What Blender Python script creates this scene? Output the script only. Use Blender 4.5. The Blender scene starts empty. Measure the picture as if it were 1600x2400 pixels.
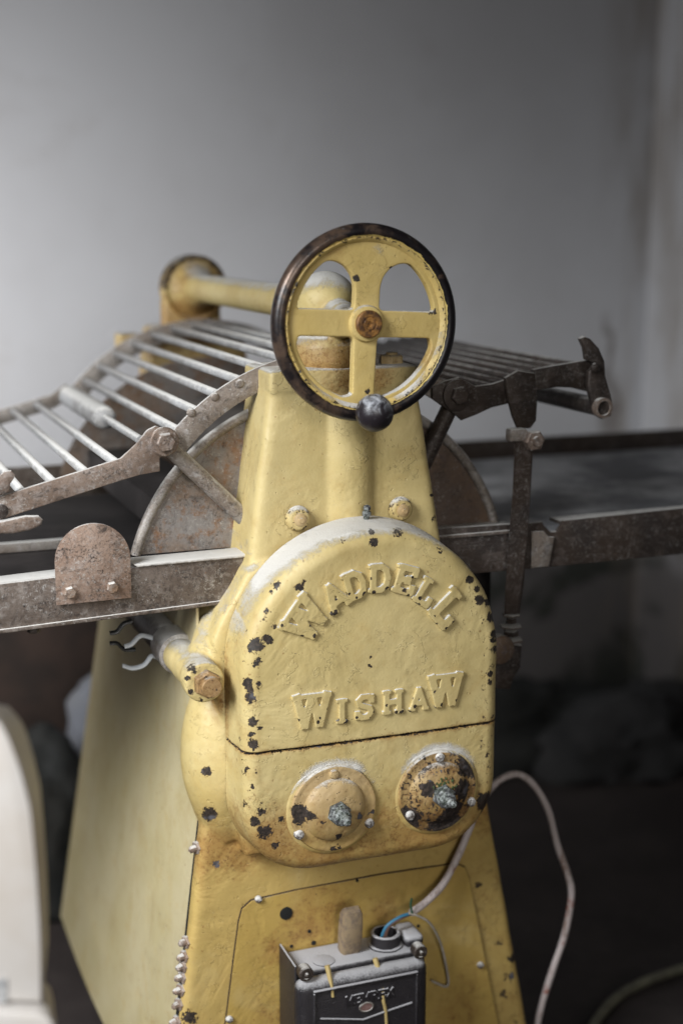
import bpy, bmesh, math, random
from mathutils import Vector, Matrix, noise as mnoise
random.seed(7)
SC = bpy.context.scene
COL = SC.collection

# ------------------------------------------------------------------ camera
YAW, PITCH = math.radians(20.6), math.radians(11.4)
CAM = Vector((-0.57328, -1.42968, 1.38742))
FWD = Vector((math.sin(YAW)*math.cos(PITCH), math.cos(YAW)*math.cos(PITCH), -math.sin(PITCH)))
RGT = Vector((math.cos(YAW), -math.sin(YAW), 0)); UPV = RGT.cross(FWD)
cd = bpy.data.cameras.new("camera"); cam = bpy.data.objects.new("camera", cd); COL.objects.link(cam)
cd.sensor_fit = 'VERTICAL'; cd.sensor_height = 36; cd.sensor_width = 24; cd.lens = 50
cd.clip_start = .05; cd.clip_end = 60
cam.matrix_world = Matrix((RGT, UPV, -FWD)).transposed().to_4x4(); cam.location = CAM
cd.dof.use_dof = True; cd.dof.focus_distance = 1.60; cd.dof.aperture_fstop = 1.9
SC.camera = cam

# ------------------------------------------------------------------ light: one window lamp, two added area lamps, dim room
SC.view_settings.view_transform = 'Standard'; SC.view_settings.look = 'None'
SC.view_settings.exposure = 0; SC.view_settings.gamma = 1
w = bpy.data.worlds.new("World"); SC.world = w; w.use_nodes = True
w.node_tree.nodes['Background'].inputs[0].default_value = (.80, .90, 1, 1)
w.node_tree.nodes['Background'].inputs[1].default_value = .0045
def window(name, loc, target, sx_, sy_, energy, spread, color=(.93, .965, 1)):  # makes one rectangular area lamp aimed at a target
    l = bpy.data.lights.new(name, 'AREA'); o = bpy.data.objects.new(name, l); COL.objects.link(o)
    l.shape = 'RECTANGLE'; l.size = sx_; l.size_y = sy_; l.energy = energy; l.color = color; l.spread = math.radians(spread)
    o.location = loc; o.rotation_euler = (Vector(target)-Vector(loc)).to_track_quat('-Z', 'Y').to_euler()
window("window_light", (-1.5, -.72, 1.85), (-.34, .02, .78), .75, .95, 11.0, 66)
window("added_wall_lamp", (-1.02, .72, 1.27), (-.20, 1.62, 1.12), .55, .55, 8.6, 136, (.97, .98, 1))  # added area lamp near the wall, shapes its bright-to-dark falloff
window("added_front_fill", (-.6, -3.2, 1.75), (-.36, .0, .78), .9, 1.6, 2.8, 34, (1, .98, .95))  # added dim fill lamp behind the camera

def at(u, v, y):
    """the point where the sight line of a photo pixel (1600x2400) meets the upright plane at depth y"""
    d = FWD + RGT*((u-800)/3333) - UPV*((v-1200)/3333)
    return CAM + d*((y-CAM.y)/d.y)
def xz(pts, y): return [(p.x, p.z) for p in (at(u, v, y) for u, v in pts)]

# ------------------------------------------------------------------ materials
class N:
    def __init__(s, name):
        s.m = bpy.data.materials.new(name); s.m.use_nodes = True; s.t = s.m.node_tree
        s.b = s.t.nodes['Principled BSDF']; g = s.new('ShaderNodeNewGeometry'); s.pos = g.outputs['Position']
        x = s.new('ShaderNodeSeparateXYZ'); s.t.links.new(g.outputs['Normal'], x.inputs[0]); s.nz = x.outputs[2]; s.ny = x.outputs[1]
        x = s.new('ShaderNodeSeparateXYZ'); s.t.links.new(s.pos, x.inputs[0]); s.X, s.Y, s.Z = x.outputs
    def new(s, t): return s.t.nodes.new(t)
    def lk(s, v, i):
        if isinstance(v, (int, float)): i.default_value = v
        elif isinstance(v, tuple): i.default_value = (*v, 1) if len(v) == 3 and len(i.default_value) == 4 else v
        else: s.t.links.new(v, i)
    def noise(s, sc, det=3, rough=.55, dist=0, stretch=None, off=0):
        n = s.new('ShaderNodeTexNoise'); n.inputs['Scale'].default_value = sc; n.inputs['Detail'].default_value = det
        n.inputs['Roughness'].default_value = rough; n.inputs['Distortion'].default_value = dist
        v = s.pos
        if stretch or off:
            m = s.new('ShaderNodeMapping'); m.inputs['Scale'].default_value = stretch or (1, 1, 1); m.inputs['Location'].default_value = (off, off*.7, off*1.3)
            s.lk(v, m.inputs['Vector']); v = m.outputs[0]
        s.lk(v, n.inputs['Vector']); return n.outputs['Fac']
    def voro(s, sc, feat='F1'):
        n = s.new('ShaderNodeTexVoronoi'); n.feature = feat; n.inputs['Scale'].default_value = sc; s.lk(s.pos, n.inputs['Vector']); return n.outputs['Distance']
    def math(s, op, a, b=0.0, c=0.0):
        n = s.new('ShaderNodeMath'); n.operation = op; s.lk(a, n.inputs[0]); s.lk(b, n.inputs[1])
        if op == 'MULTIPLY_ADD': s.lk(c, n.inputs[2])
        return n.outputs[0]
    def ramp(s, v, a, b):
        n = s.new('ShaderNodeMapRange'); n.interpolation_type = 'SMOOTHSTEP'
        s.lk(v, n.inputs[0]); n.inputs[1].default_value = a; n.inputs[2].default_value = b
        return n.outputs[0]
    def attr(s, name):
        n = s.new('ShaderNodeAttribute'); n.attribute_name = name; return n.outputs['Fac']
    def mix(s, f, a, b):
        n = s.new('ShaderNodeMix'); n.data_type = 'RGBA'; s.lk(f, n.inputs[0]); s.lk(a, n.inputs[6]); s.lk(b, n.inputs[7]); return n.outputs[2]
    def fmix(s, f, a, b):
        n = s.new('ShaderNodeMix'); s.lk(f, n.inputs[0]); s.lk(a, n.inputs[2]); s.lk(b, n.inputs[3]); return n.outputs[0]
    def bump(s, h, dist, prev=None, strength=1.0):
        n = s.new('ShaderNodeBump'); n.inputs['Distance'].default_value = dist; n.inputs['Strength'].default_value = strength
        s.lk(h, n.inputs['Height'])
        if prev: s.lk(prev, n.inputs['Normal'])
        return n.outputs[0]
    def done(s, col, rough=.5, metal=0.0, normal=None, spec=.5):
        s.lk(col, s.b.inputs['Base Color']); s.lk(rough, s.b.inputs['Roughness']); s.lk(metal, s.b.inputs['Metallic'])
        s.lk(spec, s.b.inputs['Specular IOR Level'])
        if normal: s.lk(normal, s.b.inputs['Normal'])
        return s.m

FLOUR = (.60, .58, .545)
def yellow_paint(name, c1=(.56, .445, .205), c2=(.49, .38, .16), wear0=0.0, rust0=0.0, dust0=0.0, relief=1.0, aged=True, stain=(.30, .155, .042)):
    s = N(name); wear, rust, dust = s.attr('wear'), s.attr('rust'), s.attr('dust')
    big, mid, fine = s.noise(8, 4), s.noise(42, 5, .6), s.noise(330, 3)
    col = s.mix(s.ramp(big, .35, .65), c1, c2)
    if aged:  # older, oil-stained ochre coat on the lower half of the machine
        old = s.ramp(s.math('ADD', s.Z, s.math('MULTIPLY', s.noise(11, 6, .7, .6, off=23), -.30)), .66, .48)
        col = s.mix(s.math('MULTIPLY', old, .75), col, (.43, .285, .075))
    fade = s.ramp(s.noise(5, 5, .65, .8, off=29), .50, .70)
    col = s.mix(s.math('MULTIPLY', fade, .30), col, (.60, .50, .27))
    col = s.mix(s.math('MULTIPLY', s.ramp(mid, .5, .75), .30), col, (.43, .28, .085))
    # rust bleed and grime
    rn = s.noise(70, 6, .68)
    rf = s.ramp(s.math('ADD', s.math('MULTIPLY', s.math('ADD', rust, rust0), .55), rn), .64, .90)
    rsp = s.ramp(s.noise(240, 5, .8, off=15), .45, .62)
    col = s.mix(s.math('MULTIPLY', rf, s.math('MULTIPLY_ADD', rsp, .5, .35)), col, s.mix(rsp, (.27, .125, .035), (.10, .042, .014)))
    st = s.ramp(s.math('ADD', s.math('ADD', rust, rust0), s.math('MULTIPLY_ADD', s.noise(26, 7, .75, .6, off=61), 2.0, -1.0)), .12, .95)
    col = s.mix(s.math('MULTIPLY', st, .62), col, stain)
    grime = s.math('MULTIPLY', s.ramp(s.noise(18, 7, .75, .5, off=19), .46, .72), .30)
    col = s.mix(grime, col, (.30, .19, .06))
    spk = s.ramp(s.noise(150, 2, .5, off=3), .71, .76)
    col = s.mix(s.math('MULTIPLY', spk, .55), col, (.20, .085, .02))
    # flour dust on what faces up, and where it has drifted
    dn = s.noise(34, 8, .78, .4, off=5); dn2 = s.noise(520, 4, .75)
    dv = s.math('ADD', s.math('MULTIPLY', s.nz, .62), s.math('ADD', s.math('MULTIPLY', dn, .85), s.math('MULTIPLY', s.math('ADD', dust, dust0), .75)))
    dv = s.math('ADD', dv, s.math('MULTIPLY', dn2, .40))
    df = s.math('MULTIPLY', s.ramp(dv, 1.0, 1.32), .92)
    # chips down to the dark primer
    cn = s.noise(190, 5, .66, .7, off=9); cn2 = s.noise(520, 4, .7, off=2)
    cv = s.math('ADD', s.math('ADD', cn, s.math('MULTIPLY', cn2, .20)), s.math('MULTIPLY', s.math('ADD', wear, wear0), .50))
    cf = s.ramp(cv, .872, .884); cfw = s.ramp(cv, .81, .88)
    col = s.mix(s.math('MULTIPLY', cfw, .35), col, (.30, .15, .04))
    col = s.mix(df, col, FLOUR)
    ch = s.mix(s.ramp(s.noise(300, 5, .75), .42, .62), (.008, .0075, .009), (.045, .033, .028)); ch = s.mix(s.ramp(s.noise(30, 2, .5, off=71), .62, .68), ch, (.09, .09, .105))
    col = s.mix(s.math('MULTIPLY', cf, s.fmix(df, .97, .75)), col, ch)
    # relief: lumpy brushwork, painted-over old flakes, chips
    pit = s.ramp(s.noise(170, 2, .5, off=21), .70, .76)
    wr = s.noise(30, 4, .7, 1.5, off=31); crk = s.math('MULTIPLY', s.ramp(s.math('ABSOLUTE', s.math('SUBTRACT', wr, .5)), .006, .0), s.ramp(s.noise(13, 3, .6, off=17), .57, .66))
    step = s.math('ADD', s.ramp(s.noise(38, 5, .6, .3, off=1), .60, .612), s.math('MULTIPLY', s.ramp(s.noise(55, 5, .62, .3, off=4), .36, .372), -1))
    pm = s.ramp(s.noise(9, 4, .65, .5, off=41), .44, .62)
    step = s.math('MULTIPLY', step, s.math('MULTIPLY_ADD', pm, .95, .08))
    n = s.bump(s.noise(90, 3), .0008*relief, None, .5)
    n = s.bump(s.noise(16, 2), .004*relief, n, .35)
    n = s.bump(step, .0009*relief, n, .9)
    n = s.bump(s.math('ADD', pit, crk), -.0007*relief, n, .8)
    n = s.bump(fine, .00035, n, .5)
    n = s.bump(s.math('MULTIPLY', cf, -1), .0009, n, 1)
    n = s.bump(s.math('MULTIPLY', s.math('ADD', dn2, dn), df), .0016, n, .8)
    ro = s.fmix(df, s.fmix(cf, s.fmix(mid, .40, .60), .55), .95)
    return s.done(col, ro, 0, n, .45)

def old_steel(name, c1, c2, c3, dust0=0.0, metal=.35, speck=1.0, rough=.55):
    s = N(name)
    a, b, c = s.noise(14, 5, .6), s.noise(75, 6, .7), s.noise(300, 4, .7)
    col = s.mix(s.ramp(a, .38, .62), c1, c2)
    col = s.mix(s.ramp(b, .48, .68), col, c3)
    patch = s.ramp(s.noise(22, 6, .75, .6, off=8), .46, .66)
    blk = s.math('MULTIPLY', s.ramp(s.noise(330, 5, .85, off=4), .51, .61), s.math('MULTIPLY_ADD', patch, .80, .22))
    stain = s.ramp(s.noise(48, 8, .8, 1.2, off=11), .50, .68)
    run = s.ramp(s.noise(34, 6, .8, .3, stretch=(1.6, 1, .35), off=5), .57, .70)
    col = s.mix(s.math('MULTIPLY', stain, min(.95, .72*speck)), col, (.035, .026, .022))
    col = s.mix(s.math('MULTIPLY', run, .35*speck), col, (.05, .032, .024))
    col = s.mix(s.math('MULTIPLY', blk, .85*speck), col, (.014, .011, .011))
    scr = s.ramp(s.noise(260, 5, .8, .2, stretch=(.22, 1, 2.6)), .55, .72)
    col = s.mix(s.math('MULTIPLY', scr, .28), col, (.42, .39, .37))
    fl = s.math('MULTIPLY', s.ramp(s.noise(270, 5, .88, off=33), .53, .62), s.ramp(s.noise(30, 5, .75, off=35), .42, .60))
    col = s.mix(s.math('MULTIPLY', fl, .70*min(1, speck)), col, (.50, .48, .45))
    orr = s.ramp(s.noise(95, 6, .75, off=14), .63, .74)
    col = s.mix(s.math('MULTIPLY', orr, .45*speck), col, (.30, .13, .05))
    dv = s.math('ADD', s.math('MULTIPLY', s.nz, .75), s.math('ADD', s.math('MULTIPLY', s.noise(46, 8, .8, off=6), .62), s.math('MULTIPLY', c, .30)))
    dv = s.math('ADD', dv, s.math('ADD', dust0, s.math('MULTIPLY', s.attr('dust'), .7)))
    df = s.math('MULTIPLY', s.ramp(dv, .80, 1.12), .93)
    col = s.mix(df, col, FLOUR)
    n = s.bump(b, .0009, None, .6); n = s.bump(c, .0004, n, .7); n = s.bump(blk, -.0003, n, .6)
    return s.done(col, s.fmix(df, s.fmix(b, rough-.12, rough+.15), .95), s.fmix(df, metal, 0.0), n)

M = {}
M['yellow'] = yellow_paint('yellow_paint')
M['cover'] = yellow_paint('yellow_cover_paint')
M['cap'] = yellow_paint('rusty_cap_paint', (.47, .345, .18), (.40, .28, .14), .20, .24, -.06, 1.3, True, (.24, .135, .055))
M['cap_rusty'] = yellow_paint('rustier_cap_paint', (.42, .30, .145), (.33, .215, .09), .40, .40, -.06, 1.3, True, (.105, .05, .02))
M['head'] = yellow_paint('gear_head_paint', (.56, .45, .20), (.49, .37, .14), -.1, .12, .1)
M['panel'] = yellow_paint('access_panel_paint', (.47, .335, .10), (.41, .28, .075), -.08, .12, -.22)
M['sheet'] = yellow_paint('side_sheet_paint', (.51, .435, .26), (.47, .395, .215), -.3, -.2, -.05, .4, False)
M['wheelpaint'] = yellow_paint('handwheel_paint', (.60, .45, .17), (.54, .39, .13), -.05, -.1, -.12, .5)
M['arm'] = old_steel('worn_steel', (.25, .185, .145), (.185, .13, .098), (.30, .25, .22), -.05, speck=1.25)
M['arc'] = old_steel('floury_steel', (.31, .28, .25), (.24, .195, .16), (.40, .37, .35), .08, speck=1.1)
M['rail'] = old_steel('rail_steel', (.17, .135, .112), (.105, .077, .06), (.24, .205, .18), -.05, speck=1.4)
M['dark'] = old_steel('dark_steel_painted_shade', (.036, .027, .023), (.05, .034, .025), (.085, .065, .055), -.12, .3, .45, .5)  # steel darkened so the right-hand parts carry painted shade
M['disc'] = old_steel('rust_blotched_sheet', (.215, .195, .18), (.22, .155, .11), (.21, .11, .055), -.06, .25, .9)
M['disc_rust_shade'] = old_steel('brown_rust_painted_shade', (.115, .08, .06), (.15, .095, .06), (.12, .085, .07), -.14, .2, .6)  # rust brown, darkened to paint shade into the right disc half
M['plate'] = old_steel('brown_worn_plate', (.33, .235, .18), (.25, .165, .12), (.35, .28, .24), -.18, speck=1.3)
M['rod'] = old_steel('floury_rod', (.36, .36, .36), (.27, .26, .25), (.46, .45, .44), .10, .1, .7)
M['bolt'] = old_steel('rusty_bolt', (.30, .22, .17), (.22, .14, .09), (.36, .30, .26), -.02)

s = N('rubbed_black_rim')
a, b = s.noise(16, 5, .6), s.noise(110, 5, .7)
worn_sheen = s.math('MULTIPLY', s.ramp(s.math('ADD', s.noise(38, 7, .75, .8), s.math('MULTIPLY', s.ramp(s.X, .03, -.08), .16)), .52, .70), s.ramp(a, .40, .60))  # rub wear; the bias to the left paints in a sheen
col = s.mix(worn_sheen, (.010, .008, .009), (.13, .085, .06))
ychip = s.ramp(s.math('ADD', s.attr('wear'), s.math('MULTIPLY', s.noise(60, 5, .7, off=3), .95)), .92, .95)
col = s.mix(ychip, col, (.56, .42, .14))
df = s.ramp(s.math('ADD', s.noise(60, 6, .75, off=2), s.math('MULTIPLY', s.nz, .10)), .66, .80)
col = s.mix(s.math('MULTIPLY', df, .45), col, (.42, .42, .43))
M['rim'] = s.done(col, s.fmix(b, .22, .42), s.math('MULTIPLY', worn_sheen, .45), s.bump(b, .0005, None, .6))
s = N('dusty_black_knob')
f = s.ramp(s.math('ADD', s.noise(75, 6, .75, 1.0), s.math('MULTIPLY', s.nz, .16)), .52, .80)
M['knob'] = s.done(s.mix(f, (.018, .014, .017), (.42, .43, .46)), .38, 0, s.bump(s.noise(160, 5, .7), .0006, None, .6))
s = N('rust_nut')
f = s.noise(130, 6, .7)
M['nut'] = s.done(s.mix(s.ramp(f, .38, .62), (.32, .15, .035), (.07, .03, .012)), .5, .1, s.bump(f, .0012, None, .8))
s = N('grey_green_grease')
f = s.noise(260, 5, .7); g = s.noise(90, 3)
M['grease'] = s.done(s.mix(s.ramp(f, .40, .66), s.mix(s.ramp(g, .45, .6), (.05, .05, .055), (.035, .045, .032)), (.30, .32, .31)), .55, .2, s.bump(f, .0014, None, .9))
s = N('floury_screw')
f = s.noise(240, 5, .7)
M['screw'] = s.done(s.mix(s.ramp(s.math('ADD', f, s.math('MULTIPLY', s.nz, .25)), .42, .62), (.12, .10, .09), (.60, .58, .55)), .7, .2, s.bump(f, .0008, None, .8))
s = N('moss_green_crust'); M['moss'] = s.done((.05, .075, .025), .95, 0, s.bump(s.noise(400, 4), .002, None, 1))
s = N('black_void'); M['void'] = s.done((.006, .006, .006), .9)
s = N('wrinkled_black_paint')
wk, mid = s.noise(520, 3, .6), s.noise(45, 6, .7)
df = s.ramp(s.math('ADD', s.math('ADD', s.math('MULTIPLY', s.nz, .62), s.math('MULTIPLY', mid, .42)), s.math('ADD', s.math('MULTIPLY', wk, .45), s.math('MULTIPLY', s.attr('dust'), .5))), .58, 1.02)
col = s.mix(s.math('MULTIPLY', df, .85), s.mix(mid, (.013, .012, .014), (.034, .029, .032)), (.50, .49, .50))
M['black_box'] = s.done(col, s.fmix(df, .38, .9), 0, s.bump(wk, .0011, None, .9))
s = N('paint_drip'); M['drip'] = s.done((.52, .39, .16), .5, 0, s.bump(s.noise(300), .0006, None, .5))
s = N('red_badge'); M['badge'] = s.done(s.mix(s.noise(300, 4), (.16, .05, .04), (.30, .22, .20)), .6)
s = N('beige_lever')
f = s.noise(60, 6, .7)
M['lever'] = s.done(s.mix(s.ramp(f, .4, .68), (.30, .22, .13), (.14, .105, .085)), .7, 0, s.bump(f, .001, None, .5))
s = N('grimy_white_cable')
f = s.noise(70, 5, .7, stretch=(1.5, 1.5, .45)); g = s.noise(24, 4, .6, off=3)
col = s.mix(s.ramp(f, .48, .70), (.50, .43, .41), (.22, .14, .105)); col = s.mix(s.ramp(g, .60, .68), col, (.28, .07, .035))
M['cable'] = s.done(col, .5, 0, s.bump(f, .0006, None, .5))
def plain(name, c, r=.5, c2=None, sc=40, bump=.0004, metal=0):
    s = N(name); f = s.noise(sc, 5, .65)
    return s.done(s.mix(s.ramp(f, .38, .65), c, c2 or c), r, metal, s.bump(f, bump, None, .5))
M['blue'] = plain('blue_insulation', (.04, .17, .28), .5); M['brownwire'] = plain('brown_insulation', (.16, .09, .07), .5)
M['cream'] = plain('cream_insulation', (.45, .40, .34), .5, (.30, .27, .22)); M['greenwire'] = plain('green_insulation', (.03, .09, .05), .5)
M['floorcable'] = plain('olive_cable', (.20, .19, .13), .6, (.12, .11, .08))
M['appliance'] = plain('off_white_enamel', (.47, .44, .41), .42, (.42, .375, .33), 6, .0008)
M['sticker'] = plain('grey_sticker', (.20, .20, .20), .6, (.40, .39, .38), 120)
M['strap_w'] = plain('pale_plastic_strip', (.42, .44, .46), .4); M['strap_b'] = plain('black_plastic_strip', (.012, .012, .012), .4)
M['gap'] = plain('dark_joint', (.035, .02, .01), .95)
M['belt'] = plain('floury_grey_belt', (.20, .20, .21), .9, (.62, .62, .63), 5, .002)
M['darkbelt'] = plain('dark_belt', (.018, .014, .013), .8, (.045, .037, .035), 7, .002)
M['darkwood'] = plain('dark_stained_board', (.06, .038, .029), .7, (.036, .025, .02), 12, .002)
M['roller'] = plain('dark_steel_roller', (.10, .09, .085), .6, (.20, .18, .16), 20, .001, .3)
M['sack'] = plain('pale_paper_sack', (.22, .225, .24), .85, (.22, .23, .26), 10, .004)
M['bluepr'] = plain('blue_band', (.05, .10, .15), .8, (.12, .16, .2), 14)
M['rubbish'] = plain('dark_bag', (.012, .013, .012), .7, (.028, .028, .025), 14, .01)
M['greybag'] = plain('grey_cloth', (.05, .048, .048), .9, (.03, .03, .03), 10, .01)
s = N('floor_concrete')
f, g = s.noise(6, 6, .65), s.noise(55, 5, .7)
col = s.mix(s.ramp(f, .35, .7), (.028, .020, .018), (.052, .040, .036)); col = s.mix(s.ramp(g, .66, .76), col, (.24, .22, .21))
M['floor'] = s.done(col, .75, 0, s.bump(g, .004, None, .5))
s = N('old_wall_paint')
f, g = s.noise(1.6, 4, .6), s.noise(9, 5, .65)
col = s.mix(s.ramp(f, .35, .65), (.655, .655, .67), (.60, .595, .605)); col = s.mix(s.math('MULTIPLY', s.ramp(s.noise(3.5, 6, .7, .6, off=51), .52, .70), .22), col, (.45, .42, .40))
# lower wall, damp plus shade put into its colour, and the stained corner
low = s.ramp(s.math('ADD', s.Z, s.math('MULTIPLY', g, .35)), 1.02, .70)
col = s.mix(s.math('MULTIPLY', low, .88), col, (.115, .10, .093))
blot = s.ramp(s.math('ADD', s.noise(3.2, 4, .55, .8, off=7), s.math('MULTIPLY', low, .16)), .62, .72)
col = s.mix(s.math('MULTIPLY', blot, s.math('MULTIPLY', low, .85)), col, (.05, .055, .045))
cor = s.math('MULTIPLY', s.ramp(s.X, 1.20, 1.33), s.ramp(s.noise(7, 4, .6, stretch=(1, 1, .25), off=2), .42, .62))
col = s.mix(s.math('MULTIPLY', cor, .55), col, (.30, .25, .20))
crk = s.math('MULTIPLY', s.ramp(s.math('ABSOLUTE', s.math('SUBTRACT', s.X, s.math('MULTIPLY_ADD', s.noise(9, 3), .16, 1.19))), .022, .004), s.math('MULTIPLY', s.ramp(s.Z, 1.20, 1.12), s.ramp(s.Z, .80, .95)))
col = s.mix(s.math('MULTIPLY', crk, .6), col, (.16, .13, .11))
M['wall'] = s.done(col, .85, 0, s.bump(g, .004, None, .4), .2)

# ------------------------------------------------------------------ object helpers
def link(name, mesh, mat=None, parent=None, smooth=None):
    o = bpy.data.objects.new(name, mesh); COL.objects.link(o)
    if mat and not mesh.materials: mesh.materials.append(mat)
    if smooth is not None:
        for p in mesh.polygons: p.use_smooth = True
        mesh.set_sharp_from_angle(angle=math.radians(smooth))
    if parent: adopt(o, parent)
    return o
BASE = {}
def adopt(o, parent):
    o.parent = parent
    if parent.name in BASE: o.matrix_parent_inverse = Matrix.Translation(-BASE[parent.name])
def thing(name, label, cat, loc, group=None):
    o = bpy.data.objects.new(name, None); COL.objects.link(o); o.location = loc; BASE[o.name] = Vector(loc); o.empty_display_size = .05
    return tag(o, label, cat, group)
def tag(o, label, cat, group=None, kind=None):
    o['label'] = label; o['category'] = cat
    if group: o['group'] = group
    if kind: o['kind'] = kind
    return o
def tomesh(bm, name):
    me = bpy.data.meshes.new(name); bmesh.ops.recalc_face_normals(bm, faces=bm.faces); bm.to_mesh(me); bm.free(); return me
def obj(name, bm, mat, parent=None, smooth=35): return link(name, tomesh(bm, name), mat, parent, smooth)

def box(bm, x0, x1, y0, y1, z0, z1, bev=0.0, seg=2, rot=None):
    r = bmesh.ops.create_cube(bm, size=1)['verts']
    for v in r: v.co = Vector(((x0+x1)/2+v.co.x*(x1-x0), (y0+y1)/2+v.co.y*(y1-y0), (z0+z1)/2+v.co.z*(z1-z0)))
    if bev:
        es = list({e for v in r for e in v.link_edges})
        bmesh.ops.bevel(bm, geom=es, offset=bev, segments=seg, profile=.5, affect='EDGES')
    return bm
def prism(bm, pts, y0, y1, bev=0.0, seg=2):
    """a plate with the given outline in x,z between depths y0 (front) and y1"""
    vs = [bm.verts.new((x, y0, z)) for x, z in pts]; f = bm.faces.new(vs)
    r = bmesh.ops.extrude_face_region(bm, geom=[f]); nv = [g for g in r['geom'] if isinstance(g, bmesh.types.BMVert)]
    for v in nv: v.co.y = y1
    if bev:
        es = [e for e in f.edges] + [e for g in r['geom'] if isinstance(g, bmesh.types.BMFace) for e in g.edges]
        bmesh.ops.bevel(bm, geom=list(set(es)), offset=bev, segments=seg, profile=.5, affect='EDGES', clamp_overlap=True)
    return bm
def loft(bm, rings, cap0=True, cap1=True):
    rows = [[bm.verts.new(p) for p in r] for r in rings]; n = len(rows[0])
    for a, b in zip(rows, rows[1:]):
        for i in range(n): bm.faces.new((a[i], a[(i+1) % n], b[(i+1) % n], b[i]))
    if cap0: bm.faces.new(rows[0])
    if cap1: bm.faces.new(rows[-1])
    return rows
def lathe(bm, prof, c, axis=(0, -1, 0), seg=48, wob=0.0):
    """prof: (radius, distance along axis) pairs"""
    A = Vector(axis).normalized(); q = A.to_track_quat('Z', 'Y'); c = Vector(c); rings = []
    for r, h in prof:
        rings.append([c + q @ Vector((max(r, 1e-5)*math.cos(t)*(1+wob*random.uniform(-1, 1)), max(r, 1e-5)*math.sin(t)*(1+wob*random.uniform(-1, 1)), h)) for t in (2*math.pi*i/seg for i in range(seg))])
    loft(bm, rings); return bm
def hexa(bm, c, r, h, axis=(0, -1, 0), rot=.2):
    A = Vector(axis).normalized(); q = A.to_track_quat('Z', 'Y'); c = Vector(c)
    R = [[c + q @ Vector((rr*math.cos(rot+i*math.pi/3), rr*math.sin(rot+i*math.pi/3), hh)) for i in range(6)] for rr, hh in ((r, 0), (r, h*.85), (r*.86, h))]
    loft(bm, R); return bm
def catmull(pts, n=8):
    pts = [Vector(p) for p in pts]; P = [2*pts[0]-pts[1]] + pts + [2*pts[-1]-pts[-2]]; out = []
    for i in range(1, len(P)-2):
        a, b, c, d = P[i-1:i+3]
        for k in range(n):
            t = k/n; out.append(.5*((2*b)+(c-a)*t+(2*a-5*b+4*c-d)*t*t+(3*b-a-3*c+d)*t**3))
    return out + [pts[-1]]
def tube(bm, pts, r, seg=12, flat=1.0):
    pts = [Vector(p) for p in pts]; rings = []; up = None
    for i, p in enumerate(pts):
        t = (pts[min(i+1, len(pts)-1)] - pts[max(i-1, 0)]).normalized()
        if up is None: up = t.orthogonal().normalized()
        up = (up - t*up.dot(t)).normalized(); s = t.cross(up); rr = r(i/(len(pts)-1)) if callable(r) else r
        rings.append([p + up*(rr*math.cos(a)) + s*(rr*flat*math.sin(a)) for a in (2*math.pi*k/seg for k in range(seg))])
    loft(bm, rings); return bm
def remeshed(bm, voxel, smooth_it=6, factor=.5):
    me = tomesh(bm, 'work'); o = bpy.data.objects.new('work', me); COL.objects.link(o)
    m = o.modifiers.new('r', 'REMESH'); m.mode = 'VOXEL'; m.voxel_size = voxel
    if smooth_it:
        k = o.modifiers.new('s', 'SMOOTH'); k.iterations = smooth_it; k.factor = factor
    dg = bpy.context.evaluated_depsgraph_get(); res = bpy.data.meshes.new_from_object(o.evaluated_get(dg))
    bpy.data.objects.remove(o); return res
def paint_attr(me, name, fn):
    a = me.attributes.new(name, 'FLOAT', 'POINT'); vals = [fn(v.co, v.normal) for v in me.vertices]; a.data.foreach_set('value', vals)
def blobs(lst):
    """wear spots: (point, radius, strength)"""
    def f(p):
        s = 0.0
        for c, r, k in lst:
            d = (p-c).length
            if d < r*1.6: s = max(s, k*max(0.0, 1-(d/(r*1.6))**2))
        return s
    return f
def lump(me, amp, sc):
    ns = [(v.co.copy(), v.normal.copy()) for v in me.vertices]
    for v, (c, n) in zip(me.vertices, ns): v.co = c + n*amp*(mnoise.noise(c*sc)+.5*mnoise.noise(c*sc*2.3))
def mesh_copy(o, name, loc, parent, rot=None):
    c = bpy.data.objects.new(name, o.data); COL.objects.link(c); adopt(c, parent); c.location = loc
    if rot: c.rotation_euler = rot
    return c
def arcpts(cx, cz, r, a0, a1, n): return [(cx+r*math.cos(math.radians(a0+(a1-a0)*i/n)), cz+r*math.sin(math.radians(a0+(a1-a0)*i/n))) for i in range(n+1)]

# ------------------------------------------------------------------ the room
FZ = .20; WY = 1.62; CX = 1.375
def struct(name, bm, mat): o = obj(name, bm, mat); o['kind'] = 'structure'; return o
b = bmesh.new(); box(b, -4, CX, -4, WY, FZ-.1, FZ); struct('floor', b, M['floor'])
b = bmesh.new(); box(b, -4, CX+.15, WY, WY+.15, FZ-.1, 3.0); struct('back_wall', b, M['wall'])
b = bmesh.new(); box(b, CX, CX+.15, -4, WY, FZ-.1, 3.0); struct('right_wall', b, M['wall'])

# ------------------------------------------------------------------ the machine
mach = thing('dough_sheeter', 'old yellow cast iron dough sheeter with black rimmed handwheel and chipped lettered cover', 'dough sheeter', (0, .4, FZ))

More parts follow.
